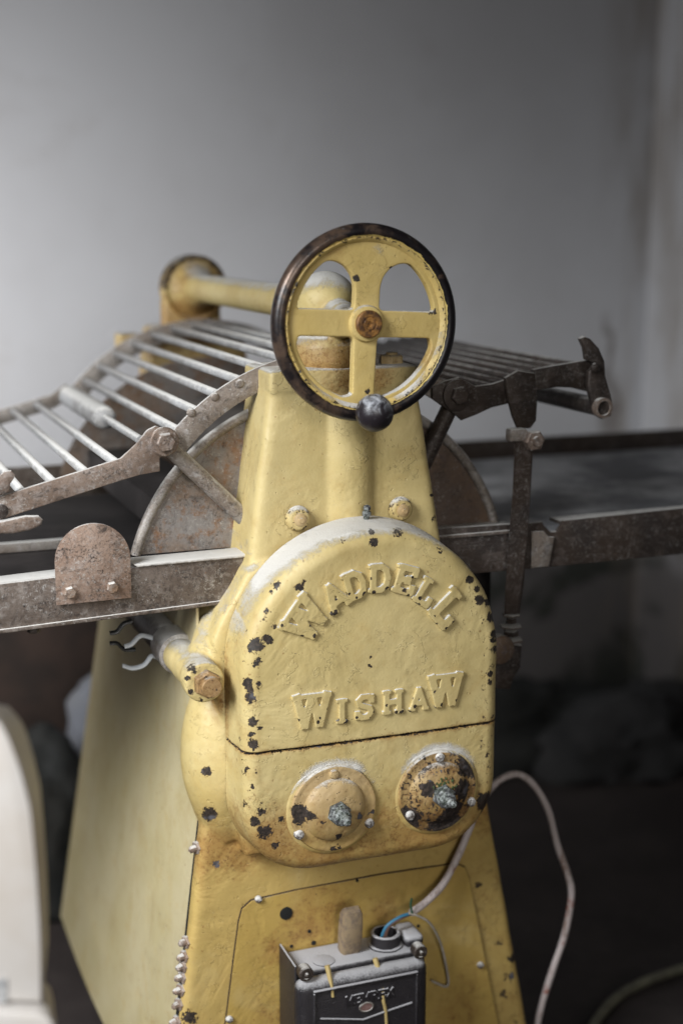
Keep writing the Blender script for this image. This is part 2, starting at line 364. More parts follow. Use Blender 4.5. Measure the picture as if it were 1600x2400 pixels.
# main front casting: column, gear housing, boss, lower lobe and base in one iron piece
b = bmesh.new()
def frustum(bm, z0, x0a, x0b, ya0, yb0, z1, x1a, x1b, ya1, yb1, bev=.012):
    r = bmesh.ops.create_cube(bm, size=1)['verts']
    for v in r:
        t = v.co.z+.5; sx = v.co.x+.5; sy = v.co.y+.5
        xa, xb = x0a+(x1a-x0a)*t, x0b+(x1b-x0b)*t; ya, yb = ya0+(ya1-ya0)*t, yb0+(yb1-yb0)*t
        v.co = Vector((xa+(xb-xa)*sx, ya+(yb-ya)*sy, z0+(z1-z0)*t))
    bmesh.ops.bevel(bm, geom=list({e for v in r for e in v.link_edges}), offset=bev, segments=3, profile=.5, affect='EDGES')
frustum(b, .93, -.131, .135, .071, .19, 1.228, -.0895, .0855, .077, .17, .010)
box(b, -.0925, .0885, .0748, .175, 1.203, 1.2295, .003)
lathe(b, [(.038, 0), (.036, .16), (.030, .175)], (.004, .0985, 1.02), (0, 0, 1), 40)
HS = [(-.10, 1.015), (-.1235, 1.005), (-.136, .982), (-.153, .958), (-.166, .93), (-.170, .90), (-.164, .86), (-.150, .82), (-.146, .72), (-.13, .66), (.14, .66), (.165, .72), (.166, .88), (.16, .95), (.145, .985), (.12, 1.005), (.10, 1.015)]
prism(b, HS, .064, .17, .006)
BX, BZ = at(481, 1600, .035).x, at(481, 1600, .035).z
lathe(b, [(.0235, 0), (.0235, .022), (.021, .03), (.0205, .13), (.02, .2)], (BX, .034, BZ), (0, 1, 0), 32)
tube(b, [(BX, .075, BZ), (BX+.02, .09, BZ+.012), (-.14, .11, .92)], lambda t: .016+.02*t, 16)
tube(b, catmull([(-.140, .115, .875), (-.147, .11, .83), (-.150, .108, .78), (-.148, .108, .73), (-.140, .112, .675)], 5), lambda t: .018+.027*math.sin(.25+t*2.6), 28)
frustum(b, FZ, -.240, .295, .094, .19, .72, -.172, .188, .090, .17, .010)
me = remeshed(b, .0025, 7, .5); lump(me, .0007, 22)
def seen_at(p):
    q = Vector(p)-CAM; w_ = q.dot(FWD); return 800+3333*q.dot(RGT)/w_, 1200-3333*q.dot(UPV)/w_
def photo_blobs(lst):
    def f(p):
        u, v = seen_at(p); m = 0.0
        for a, c, r, k in lst:
            d = math.hypot(u-a, v-c)
            if d < r*1.5: m = max(m, k*(1-(d/(r*1.5))**2))
        return m
    return f
def spots(lst, y): return [(at(u, v, y), r*.00049, k) for u, v, r, k in lst]
cw = photo_blobs(([(484, 1808, 13, .9), (490, 1908, 17, .95), (508, 2027, 10, .85), (445, 2385, 18, .9), (1120, 2075, 9, .8), (1170, 2210, 10, .6), (1190, 2290, 12, .6), (655, 870, 14, .4), (1015, 1215, 9, .5), (452, 1568, 12, .85), (440, 1590, 7, .8), (447, 1622, 8, .8), (470, 1640, 7, .7), (1180, 2330, 12, .7), (1010, 1160, 5, .7), (1195, 2245, 10, .7)]))
def cast_rust(p, n):
    r = 0.0
    if p.z > 1.17: r = min(1, (p.z-1.17)/.04)*(.12+.62*math.exp(-((p.x-.01)/.045)**2))
    r = max(r, .85*math.exp(-((p.x+.160)/.007)**2-((p.z-.865)/.035)**2))
    r = max(r, .72*math.exp(-((p.z-.665)/.04)**2))
    r = max(r, .25*min(1, max(0, (.66-p.z)/.06))*min(1, max(0, (p.x-.08)/.06)))
    return r
paint_attr(me, 'wear', lambda p, n: cw(p) + (.28 if p.z < .5 and p.x > .235 else 0))
paint_attr(me, 'rust', cast_rust)
paint_attr(me, 'dust', lambda p, n: (.12 if n.x < -.5 and p.z > .93 else 0) + (.30 if (1.02 < p.z < 1.10 and abs((Vector((p.x, 0, p.z))-Vector((.003, 0, .90))).length-.166) < .016) else 0) + (.3*max(0, 1-abs(p.z-1.215)/.03) if p.z > 1.19 else 0))  # flour dust, plus left faces whitened as painted side light
casting = link('casting', me, M['yellow'], mach, 60)

# nut and sleeve on the boss
b = bmesh.new(); hexa(b, (BX+.001, .034, BZ), .0158, .010, rot=.5); lathe(b, [(.0115, 0), (.0115, .006), (.0105, .0075)], (BX+.003, .024, BZ-.001), (0, -1, 0), 24)
me = tomesh(b, 'boss_nut'); paint_attr(me, 'rust', lambda p, n: .55); paint_attr(me, 'wear', lambda p, n: .12); link('boss_nut', me, M['cap'], casting, 30)
b = bmesh.new(); lathe(b, [(.019, 0), (.0245, .004), (.0245, .05), (.022, .055)], (BX, .145, BZ), (0, 1, 0), 32); obj('sleeve', b, M['arc'], mach)
b = bmesh.new(); lathe(b, [(.021, 0), (.021, .45)], (BX, .2, BZ), (0, 1, 0), 24); obj('cross_shaft', b, M['dark'], mach)
for k, (pp, mt) in enumerate([([(358, 1495), (330, 1490), (308, 1510), (292, 1515)], 'strap_w'), ([(368, 1540), (355, 1538), (338, 1558), (312, 1566), (288, 1560)], 'strap_w'), ([(310, 1455), (290, 1462), (275, 1480), (258, 1484)], 'strap_b'), ([(318, 1522), (292, 1522), (275, 1508), (258, 1508)], 'strap_b')]):
    b = bmesh.new(); tube(b, catmull([at(u, v, .19+.012*(k % 2)) for u, v in pp], 6), .0032, 8, .5)
    obj('strap_tail', b, M[mt], mach, 60)

# ---- gear cover: one rounded shell split by a level seam
SEAM = .8125
def outline(n=320):
    P = []; R = .1612; cx = .0072; zc = .8985; zb = .655; rc = .088
    P += arcpts(cx, zc, R, 0, 180, 150)
    P += [(cx-R, zc-(zc-zb-rc)*i/30) for i in range(1, 30)]
    P += arcpts(cx-R+rc, zb+rc, rc, 180, 270, 45)
    P += [(cx-R+rc+(2*R-2*rc)*i/24, zb) for i in range(1, 24)]
    P += arcpts(cx+R-rc, zb+rc, rc, 270, 360, 45)
    P += [(cx+R, zb+rc+(zc-zb-rc)*i/30) for i in range(1, 30)]
    return P
OUT = outline()
def shell():
    bm = bmesh.new(); n = len(OUT); rings = []; c = Vector((.0072, .86))
    nor = []
    for i in range(n):
        a, d = Vector(OUT[i-1]), Vector(OUT[(i+1) % n]); t = (d-a).normalized(); nor.append(Vector((t.y, -t.x)))
    def ring(inset, y): return [(OUT[i][0]-nor[i].x*inset, y, OUT[i][1]-nor[i].y*inset) for i in range(n)]
    r = .0175
    yb_ = .0018+r*.94
    for k in range(7): y = .0625+(yb_-.0625)*k/6; rings.append(ring((.0625-y)*.10, y))
    i0 = (.0625-yb_)*.10
    for k in range(1, 15):
        a = math.pi/2*k/14; rings.append(ring(i0+r*(1-math.cos(a)), yb_-r*.94*math.sin(a)))
    last = rings[-1]
    for k in range(1, 46):
        f = 1-k/46; rings.append([(c.x+(p[0]-c.x)*f, .002-.0022*math.sin(min(1, (1-f)*1.5)*1.57), c.y+(p[2]-c.y)*f) for p in last])
    loft(bm, rings); return bm
LETTER_BLOBS = [(700, 1378, 10, .9), (648, 1370, 12, .75), (636, 1385, 8, .7), (624, 1432, 10, .7), (618, 1455, 8, .6), (642, 1468, 8, .85), (602, 1512, 18, 1.0), (628, 1500, 12, .95), (588, 1520, 9, .8), (607, 1545, 9, .9), (598, 1556, 8, .9), (580, 1600, 12, .95), (587, 1636, 13, 1.0), (583, 1615, 9, .9), (608, 1606, 8, .9), (592, 1690, 12, .95), (610, 1706, 7, .9), (590, 1722, 9, .9), (596, 1748, 11, .95), (588, 1740, 9, .8), (875, 1271, 11, .95), (870, 1247, 9, .75), (803, 1266, 7, .8), (932, 1249, 12, .8), (1028, 1280, 9, .7), (1032, 1294, 5, .7), (1100, 1359, 9, 1), (1116, 1381, 8, .95), (1123, 1406, 12, 1), (1143, 1412, 9, .95), (1152, 1445, 12, .95), (1158, 1486, 11, .9), (1155, 1500, 8, .9), (1148, 1578, 8, .95), (1146, 1599, 5, .9), (1160, 1520, 8, .9), (868, 1540, 5, .8), (867, 1561, 6, .9), (690, 1530, 4, .7), (560, 1730, 4, .7), (555, 1690, 4, .5), (713, 1362, 6, .8), (1150, 1712, 16, .8)]
LOWER_BLOBS = [(611, 1902, 11, .95), (597, 1926, 12, .95), (620, 1950, 16, 1.0), (643, 1980, 9, .9), (576, 1805, 8, .75), (590, 1845, 8, .7), (575, 1885, 9, .7), (660, 1920, 8, .8), (1137, 1880, 22, 1.0), (880, 2040, 10, .5), (614, 1882, 5, .7), (600, 1812, 4, .6)]
def half(upper):
    bm = shell(); g = bm.verts[:]+bm.edges[:]+bm.faces[:]
    z = SEAM+.0012 if upper else SEAM-.0012
    bmesh.ops.bisect_plane(bm, geom=g, plane_co=(0, 0, z), plane_no=(0, 0, 1), clear_inner=upper, clear_outer=not upper)
    cut = [e for e in bm.edges if e.is_boundary and all(abs(v.co.z-z) < 1e-5 for v in e.verts)]
    bmesh.ops.holes_fill(bm, edges=cut, sides=0)
    ff = [e for e in bm.edges if all(abs(v.co.z-z) < 1e-5 for v in e.verts) and all(v.co.y < .031 for v in e.verts)]
    bmesh.ops.bevel(bm, geom=ff, offset=.0012, segments=2, profile=.5, affect='EDGES')
    me = tomesh(bm, 'cover'); lump(me, .0006, 26)
    bl = photo_blobs(LETTER_BLOBS if upper else LOWER_BLOBS)
    def wear(p, n):
        e = bl(p); lft = .20 if (-.152 < p.x < -.128 and p.y < .02) else 0; rgt = .29 if (p.x > .138 and p.y < .03) else 0
        if upper: arch = .20 if ((p.x-.007)**2+(p.z-.8985)**2 > .137**2 and p.z > .90 and p.x > .02) else 0
        else: arch = 0
        ed = max(.62*math.exp(-(abs(p.z-SEAM)-.0012)/.0012), .26 if abs(p.z-SEAM) < .004 else 0)
        bk = .45*math.exp(-((p.z-.86)/.06)**2) if (p.y > .058 and p.x < -.12) else 0
        return max(e, lft, rgt, arch, ed, bk)
    def rust(p, n):
        r = .95*math.exp(-abs(p.z-SEAM)/.0032)*(1.1 if not upper or p.x > .1 else .8)
        r = max(r, .85*math.exp(-((p.x+.118)/.035)**2-((p.z-.705)/.05)**2))
        if p.z < .80: r = max(r, .58*min(1, (.80-p.z)/.11))
        if p.x < -.13 and p.z > .78: r = max(r, .22+.7*min(1, max(0, (p.y-.044)/.016))*math.exp(-((p.z-.86)/.05)**2))
        return r
    C1, C2 = Vector((-.045, 0, .735)), Vector((.084, 0, .737))
    def dust(p, n):
        if upper:
            d = .75*math.exp(-((p.y-.05)/.026)**2)*max(0, n.z) + (.22 if p.x < -.14 and n.x < -.5 else 0)  # left side whitened: dust plus painted side light
            return d - (.05 if p.y < .004 else 0)
        if abs(p.z-SEAM) < .003: return -1.0
        q = 0
        for c in (C1, C2):
            d = math.hypot(p.x-c.x, p.z-c.z); a = math.atan2(p.z-c.z, p.x-c.x)
            q = max(q, .92*math.exp(-((d-.052)/.0125)**2)*max(0, math.sin(a)*.85+.22))
        return min(q, 1.0)
    paint_attr(me, 'wear', wear); paint_attr(me, 'rust', rust); paint_attr(me, 'dust', dust)
    return link('gear_cover' if upper else 'bearing_cover', me, M['cover'], mach, 40)
gear_cover = half(True); bearing_cover = half(False)

# ---- raised letters (cast slab capitals, one piece each)
GL = {
 'W': (1.18, [[(.12, .96), (.36, .04)], [(.36, .04), (.57, .90)], [(.61, .90), (.82, .04)], [(.82, .04), (1.06, .96)]], [(-.02, 1.20, .94)]),
 'A': (.92, [[(.46, .97), (.14, .06)], [(.46, .97), (.78, .06)], [(.24, .32), (.68, .32)]], [(-.02, .30, .05), (.62, .94, .05)]),
 'D': (.88, [[(.20, .04), (.20, .96)], [(.20, .93), (.50, .93), (.70, .78), (.76, .50), (.70, .22), (.50, .07), (.20, .07)]], [(.0, .34, .94), (.0, .34, .06)]),
 'E': (.84, [[(.20, .04), (.20, .96)], [(.20, .93), (.78, .93)], [(.20, .5), (.56, .5)], [(.20, .07), (.80, .07)], [(.77, .93), (.77, .72)], [(.79, .07), (.79, .30)], [(.56, .40), (.56, .60)]], [(.0, .3, .94), (.0, .3, .06)]),
 'L': (.78, [[(.24, .04), (.24, .96)], [(.24, .07), (.74, .07)], [(.73, .07), (.73, .34)]], [(.02, .48, .94), (.02, .3, .06)]),
 'I': (.50, [[(.25, .04), (.25, .96)]], [(.0, .5, .94), (.0, .5, .06)]),
 'H': (.96, [[(.20, .04), (.20, .96)], [(.76, .04), (.76, .96)], [(.2, .5), (.76, .5)]], [(.0, .40, .94), (.56, .96, .94), (.0, .40, .06), (.56, .96, .06)]),
 'S': (.80, [[(.70, .78), (.56, .93), (.30, .93), (.13, .78), (.18, .60), (.40, .52), (.62, .44), (.69, .26), (.54, .07), (.28, .06), (.10, .22)], [(.71, .95), (.71, .72)], [(.09, .05), (.09, .28)]], []),
 'M': (1.05, [[(.18, .04), (.18, .96)], [(.18, .96), (.52, .2)], [(.52, .2), (.87, .96)], [(.87, .96), (.87, .04)]], []),
 'R': (.86, [[(.18, .04), (.18, .96)], [(.18, .93), (.55, .93), (.72, .72), (.55, .5), (.18, .5)], [(.45, .5), (.76, .04)]], []),
 'X': (.86, [[(.12, .04), (.74, .96)], [(.12, .96), (.74, .04)]], []),
}
def letter_mesh(ch, h, relief, thick, voxel, sm):
    w, strokes, serifs = GL[ch]; bm = bmesh.new()
    def bar(a, c, t):
        a, c = Vector(a), Vector(c); d = (c-a).normalized(); nn = Vector((-d.y, d.x)); a = a-d*t*.3; c = c+d*t*.3
        pts = [a+nn*t/2, a-nn*t/2, c-nn*t/2, c+nn*t/2]
        prism(bm, [((p.x-w/2)*h, (p.y-.5)*h) for p in pts], -relief, .0025)
    for st in strokes:
        for p, q in zip(st, st[1:]): bar(p, q, thick)
    for x0, x1, z in serifs: bar((x0+.04, z), (x1-.04, z), .15)
    return remeshed(bm, voxel, sm, .5)
def put_letter(ch, px, h, ang, relief, thick, parent, name, mat, y, wear=None, voxel=.0008, sm=4):
    me = letter_mesh(ch, h, relief, thick, voxel, sm); c = at(px[0], px[1], y); ca, sa = math.cos(ang), math.sin(ang)
    for v in me.vertices:
        x, z = v.co.x, v.co.z; v.co = Vector((c.x+x*ca-z*sa, c.y+v.co.y, c.z+x*sa+z*ca))
    cand = [v.co.copy() for v in me.vertices if v.co.y < c.y-.0015]; cand.sort(key=lambda q: q.z+random.uniform(-.006, .006)+(.02 if random.random() < .2 else 0)); bl = blobs([(random.choice(cand[:len(cand)//5]), random.uniform(.0016, .0026), 1.0) for _ in range(3)]+[(random.choice(cand), .0016, .9)])
    paint_attr(me, 'wear', lambda p, n: bl(p)); paint_attr(me, 'dust', lambda p, n: .70*max(0, n.z)); paint_attr(me, 'rust', lambda p, n: .12 if n.y > -.5 else 0)
    return link(name, me, mat, parent, 60)
for ch, px, h, dg in [('W', (713, 1450), .041, 53), ('A', (784, 1398), .032, 32), ('D', (829, 1370), .031, 16), ('D', (887, 1354), .031, -2), ('E', (946, 1357), .031, -18), ('L', (994, 1385), .030, -34), ('L', (1046, 1421), .041, -50)]:
    put_letter(ch, px, h, math.radians(dg), .0044, .25, gear_cover, 'raised_letter', M['cover'], .0008, sm=3)
for ch, px, h in [('W', (729, 1663), .0385), ('I', (799, 1665), .028), ('S', (852, 1655), .0275), ('H', (918, 1643), .0275), ('A', (979, 1637), .026), ('W', (1041, 1615), .0375)]:
    put_letter(ch, px, h, 0, .0042, .25, gear_cover, 'raised_letter', M['cover'], .0008, sm=3)

# ---- bolt lugs and oil nipple on top of the cover
for u, v in ((710, 1222), (952, 1200)):
    c = at(u, v, .052); b = bmesh.new()
    lathe(b, [(.0150, -.012), (.0135, -.007), (.0112, -.0048), (.0100, -.0044)], (c.x, .0585, c.z), (0, -1, 0), 28)
    me = tomesh(b, 'lug'); paint_attr(me, 'dust', lambda p, n: .3); paint_attr(me, 'wear', lambda p, n: .36); paint_attr(me, 'rust', lambda p, n: .2); lug = link('lug', me, M['cover'], mach, 60)
    b = bmesh.new(); lathe(b, [(.0075, 0), (.0075, .003), (.005, .0045)], (c.x, .0632, c.z), (0, -1, 0), 16); lathe(b, [(.003, 0), (.0028, .004)], (c.x, .0588, c.z), (0, -1, 0), 10)
    obj('screw', b, M['cap'], lug)
c = at(858, 1213, .05); b = bmesh.new(); lathe(b, [(.0035, -.006), (.0035, .002), (.0052, .003), (.0052, .007), (.003, .008), (.0045, .011), (.004, .014), (.001, .0155)], c, (0, -.2, 1), 14); obj('oil_nipple', b, M['grease'], mach)

# ---- bearing caps
for i, (u, v, R0, mt) in enumerate(((783, 1896, .0515, 'cap'), (1026, 1856, .0495, 'cap_rusty'))):
    c = at(u, v, -.004); c.y = .0025; b = bmesh.new()
    lathe(b, [(R0+.006, -.002), (R0+.0045, .0015), (R0+.001, .003)], c, (0, -1, 0), 72); r = obj('mounting_ring', b, M['cover'], bearing_cover, 50)
    paint_attr(r.data, 'dust', lambda p, n, c=c: max(0.0, .55*(p.z-c.z)/.05+.12)); paint_attr(r.data, 'rust', lambda p, n: .25)
    b = bmesh.new(); prof = [(R0-.001, -.001), (R0, .004), (R0-.0012, .0068), (R0-.003, .0072)]
    prof += [(R0-.003-(R0-.0415)*k/6, .0072-.0003*math.sin(k)) for k in range(1, 6)]
    prof += [(.0378, .0080), (.0368, .0100), (.034, .0130), (.0285, .0155), (.022, .0171), (.016, .018), (.010, .0183), (.004, .0184)]
    lathe(b, prof, c, (0, -1, 0), 96); me = tomesh(b, 'bearing_cap'); lump(me, .0005, 60)
    if i == 0: bl = blobs([(at(*q, -.01), rr, k) for q, rr, k in [((700, 1905), .008, .9), ((703, 1925), .007, .9), ((750, 1925), .004, .95), ((727, 1912), .005, .9), ((836, 1884), .003, .95), ((840, 1910), .0045, .95), ((792, 1957), .004, .95), ((875, 1908), .005, .95), ((872, 1845), .003, .9), ((790, 2002), .008, .8)]])
    else: bl = blobs([(at(*q, -.012), rr, k) for q, rr, k in [((1002, 1848), .007, 1), ((1085, 1850), .009, .8), ((1060, 1900), .010, .95), ((940, 1850), .006, .9), ((1110, 1790), .014, .7), ((1050, 1950), .018, .75), ((960, 1925), .012, .7), ((950, 1800), .006, .8)]])
    paint_attr(me, 'wear', lambda p, n: bl(p)); paint_attr(me, 'rust', lambda p, n, c=c, i=i: .15*(p.z < c.z) + (.3 if i and p.z < c.z-.02 else 0))
    paint_attr(me, 'dust', lambda p, n: .25*max(0, n.z))
    cap = link('bearing_cap', me, M[mt], mach, 40)
    if i: cap['label'] = 'rustier bearing cap with large dark bare patches'
    b = bmesh.new(); q = (c.x+.001, c.y-.0175, c.z); hexa(b, q, .0138, .007, rot=.3); lathe(b, [(.0105, .006), (.0115, .009), (.0098, .0125), (.0105, .015), (.0085, .018), (.0062, .0185), (.0058, .024), (.0045, .0255), (.0048, .029), (.0025, .032)], q, (0, -1, 0), 20, .06)
    obj('grease_nipple', b, M['grease'], cap, 30)
    for su, sv in (((783, 1815), (702, 1957), (866, 1930)) if i == 0 else ((1031, 1776), (961, 1912), (1104, 1880))):
        p = at(su, sv, -.006); b = bmesh.new(); lathe(b, [(.0058, -.002), (.0058, .0026), (.0048, .0046), (.002, .0054)], (p.x, -.0035, p.z), (0, -1, 0), 14, .03)
        me = tomesh(b, 'screw'); paint_attr(me, 'dust', lambda p, n: .2); link('screw', me, M['cap'] if (i == 0 and su == 783) else M['screw'], cap, 40)
    if i:
        b = bmesh.new()
        for k in range(26):
            a = random.uniform(.5, 2.5); r = random.uniform(.012, .022); lathe(b, [(.0016, -.001), (.0013, .0012), (.0004, .002)], (c.x+r*math.cos(a)+.002, c.y-.0172, c.z+r*math.sin(a)), (0, -1, 0), 6, .2)
        o = obj('moss_crust', b, M['moss'], cap); o['kind'] = 'stuff'

# ---- gear head, top shaft, rear head
b = bmesh.new()
H = Vector((-.010, .122, 1.299))
bmesh.ops.create_uvsphere(b, u_segments=40, v_segments=24, radius=.0375, matrix=Matrix.Translation(H))
lathe(b, [(.046, 0), (.049, .008), (.049, .026), (.044, .036), (.034, .042), (.033, .06)], (-.004, .124, 1.226), (0, 0, 1), 48)
lathe(b, [(.0165, 0), (.0165, .07)], (-.008, .052, 1.284), (0, 1, 0), 32); lathe(b, [(.021, 0), (.021, .03)], (-.008, .066, 1.284), (0, 1, 0), 32)
lathe(b, [(.030, 0), (.026, .04), (.024, .06)], (H.x, .13, H.z), (0, 1, 0), 32)
me = remeshed(b, .002, 5, .5); lump(me, .0005, 30)
paint_attr(me, 'rust', lambda p, n: .85*max(0, min(1, (1.275-p.z)/.04))); paint_attr(me, 'wear', lambda p, n: .22 if p.z < 1.25 else 0); paint_attr(me, 'dust', lambda p, n: .25*max(0, n.z))
link('gear_head', me, M['head'], mach, 60)
b = bmesh.new(); lathe(b, [(.0205, 0), (.0205, .60)], (H.x, .14, H.z-.004), (0, 1, 0), 32); obj('top_shaft', b, M['head'], mach)
b = bmesh.new(); lathe(b, [(.021, -.05), (.024, -.035), (.029, -.012), (.040, .0), (.043, .002), (.048, -.002), (.0505, .002), (.0505, .028), (.04, .034)], (H.x+.004, .715, H.z-.006), (0, 1, 0), 56); box(b, H.x-.045, H.x+.045, .718, .75, H.z-.09, H.z-.02, .006)
me = tomesh(b, 'rear_head'); paint_attr(me, 'wear', lambda p, n: (.72 if p.z > H.z-.01 else .3) if math.hypot(p.x-H.x-.004, p.z-H.z+.006) > .0425 else .15); paint_attr(me, 'rust', lambda p, n: .75 if p.z < H.z-.03 else .38); link('rear_head', me, M['head'], mach, 50)
b = bmesh.new(); frustum(b, FZ, -.18, .2, .73, .80, 1.235, -.075, .075, .73, .79, .01); box(b, -.125, -.09, .715, .76, 1.20, 1.225, .004)
me = tomesh(b, 'rear_frame'); paint_attr(me, 'rust', lambda p, n: .5); link('rear_frame', me, M['yellow'], mach)
b = bmesh.new(); hexa(b, (.068, .11, 1.228), .0145, .011, (0, 0, 1)); lathe(b, [(.007, .009), (.007, .014)], (.068, .11, 1.228), (0, 0, 1), 12); obj('column_bolt', b, M['cap'], mach)

# ---- handwheel
WC = Vector((-.0075, 0, 1.2838)); RW = math.radians(-2.5)
def wrot(x, z): return (WC.x+x*math.cos(RW)-z*math.sin(RW), WC.z+x*math.sin(RW)+z*math.cos(RW))
def window(pts):
    return [wrot(x, z) for x, z in pts]
def rounded(pts, r, n=5):
    out = []; L = len(pts)
    for i in range(L):
        a, p, c = Vector(pts[i-1]), Vector(pts[i]), Vector(pts[(i+1) % L]); d1, d2 = a-p, c-p
        t = min(r, d1.length*.45, d2.length*.45); q0, q1 = p+d1.normalized()*t, p+d2.normalized()*t
        for k in range(n+1):
            s_ = k/n; out.append(tuple(q0*(1-s_)**2+p*2*s_*(1-s_)+q1*s_*s_))
    return out
def dense_arc(r, a0, a1, n): return [(r*math.cos(math.radians(a0+(a1-a0)*i/n)), r*math.sin(math.radians(a0+(a1-a0)*i/n))) for i in range(n+1)]
sp = .0128
UL = [(-sp, sp), (-sp, .040), (-.0165, .052), (-.025, .0615), (-.036, .0665), (-.049, .0665)] + dense_arc(.0825, 131, 168, 9)[1:] + [(-.079, sp)]
UR = [(-x, z) for x, z in UL][::-1]
LL = [(-sp*.95, -sp), (-.078, -sp)] + dense_arc(.0835, 193, 254, 14)[1:] + [(-sp*.85, -.078)]
LR = [(-x, z) for x, z in LL][::-1]
cu = bpy.data.curves.new('web', 'CURVE'); cu.dimensions = '2D'; cu.fill_mode = 'BOTH'; cu.extrude = .0042; cu.bevel_depth = .0016; cu.bevel_resolution = 2
def spl(pts):
    s_ = cu.splines.new('POLY'); s_.points.add(len(pts)-1); s_.use_cyclic_u = True
    for q, (x, z) in zip(s_.points, pts): q.co = (x, z, 0, 1)
spl(dense_arc(.0925, 0, 360-4, 89))
for wn in (UL, UR, LL, LR): spl(rounded(wn, .0075))
o = bpy.data.objects.new('work', cu); COL.objects.link(o); dg = bpy.context.evaluated_depsgraph_get(); me = bpy.data.meshes.new_from_object(o.evaluated_get(dg)); bpy.data.objects.remove(o)
for v in me.vertices:
    r = math.hypot(v.co.x, v.co.y); x, z = wrot(v.co.x, v.co.y); v.co = Vector((x, -v.co.z+.0055, z))
me.update()
bmx = bmesh.new(); bmx.from_mesh(me); bmesh.ops.remove_doubles(bmx, verts=bmx.verts, dist=1e-6); bmesh.ops.triangulate(bmx, faces=[f for f in bmx.faces if len(f.verts) > 4])
for _ in range(3):
    le = [e for e in bmx.edges if e.calc_length() > .006]
    if le: bmesh.ops.subdivide_edges(bmx, edges=le, cuts=1, use_grid_fill=False); bmesh.ops.triangulate(bmx, faces=bmx.faces[:])
bmesh.ops.recalc_face_normals(bmx, faces=bmx.faces); bmx.to_mesh(me); bmx.free()
ww = blobs([(at(*q, .0), rr, k) for q, rr, k in [((835, 651), .0035, 1.1), ((861, 918), .003, 1.0), ((747, 781), .0018, 1), ((915, 628), .002, .9), ((983, 897), .003, .95), ((951, 914), .002, .9), ((1018, 730), .004, .9)]])
paint_attr(me, 'wear', lambda p, n: ww(p))
wrust = blobs([(at(*q, 0), rr, k) for q, rr, k in [((770, 600), .02, .5), ((1020, 840), .02, .5), ((700, 910), .02, .4), ((1020, 760), .012, .4)]])
paint_attr(me, 'rust', lambda p, n: wrust(p))
wd = blobs([(at(*q, 0), rr, k) for q, rr, k in [((890, 585), .013, .75), ((1030, 720), .02, .5), ((980, 925), .02, .6), ((830, 960), .02, .6), ((705, 880), .012, .3)]])
paint_attr(me, 'dust', lambda p, n: wd(p)+.35*max(0, n.z))
wheel = link('handwheel', me, M['wheelpaint'], mach, 40)
b = bmesh.new(); loft(b, [[(WC.x+r*math.cos(t), y_, WC.z+r*math.sin(t)) for t in (2*math.pi*i/140 for i in range(140))] for r, y_ in ((.0925, -.0040), (.0912, -.0050), (.0898, -.0046), (.0865, -.0006), (.0845, .0022), (.0835, .0060), (.0845, .0100), (.0925, .0120), (.0925, -.0040))], False, False)
me = tomesh(b, 'inner_ring'); ir = blobs([(at(*q, 0), rr, k) for q, rr, k in [((1000, 660), .02, .7), ((1030, 720), .022, .8), ((1040, 800), .02, .8), ((980, 925), .022, .8), ((830, 962), .02, .8), ((740, 930), .02, .5)]])
paint_attr(me, 'dust', lambda p, n: ir(p)*.9); paint_attr(me, 'wear', lambda p, n: .47 if math.hypot(p.x-WC.x, p.z-WC.z) > .0893 else .05); paint_attr(me, 'rust', lambda p, n: .2)
link('inner_ring', me, M['wheelpaint'], wheel, 40)
b = bmesh.new(); seg, sg = 160, 20; rows = []
for i in range(seg):
    a = 2*math.pi*i/seg; rows.append([b.verts.new((WC.x+(.0975+.0088*math.cos(t))*math.cos(a), .004+.0105*math.sin(t), WC.z+(.0975+.0088*math.cos(t))*math.sin(a))) for t in (2*math.pi*k/sg for k in range(sg))])
for i in range(seg):
    for k in range(sg): b.faces.new((rows[i][k], rows[(i+1) % seg][k], rows[(i+1) % seg][(k+1) % sg], rows[i][(k+1) % sg]))
me = tomesh(b, 'rim'); paint_attr(me, 'wear', lambda p, n: max(0, .62-max(0, math.hypot(p.x-WC.x, p.z-WC.z)-.0922)/.004*.55) if p.y < .004 else .2)
link('rim', me, M['rim'], wheel, 80)
b = bmesh.new(); lathe(b, [(.0225, -.001), (.0205, .0012), (.0195, .0042), (.0185, .0062), (.0165, .007)], (WC.x, .0015, WC.z), (0, -1, 0), 40); lathe(b, [(.017, 0), (.0165, .05)], (WC.x, .002, WC.z), (0, 1, 0), 30); me = tomesh(b, 'hub'); paint_attr(me, 'dust', lambda p, n: .25*max(0, n.z)); link('hub', me, M['wheelpaint'], wheel, 40)
b = bmesh.new(); lathe(b, [(.0148, 0), (.0148, .0055), (.0135, .0065), (.0085, .0066), (.008, .0056), (.0065, .0056), (.006, .0064), (.003, .0062), (.0022, .0045)], (WC.x, -.0040, WC.z), (0, -1, 0), 36); obj('hub_nut', b, M['nut'], wheel)
kc = at(877, 968, -.034); b = bmesh.new(); bmesh.ops.create_uvsphere(b, u_segments=40, v_segments=24, radius=.0203, matrix=Matrix.Translation(kc)); lathe(b, [(.008, 0), (.0075, .03)], (kc.x, kc.y+.012, kc.z), (0, 1, 0), 20); me = tomesh(b, 'knob'); lump(me, .0004, 80); link('knob', me, M['knob'], wheel, 60)

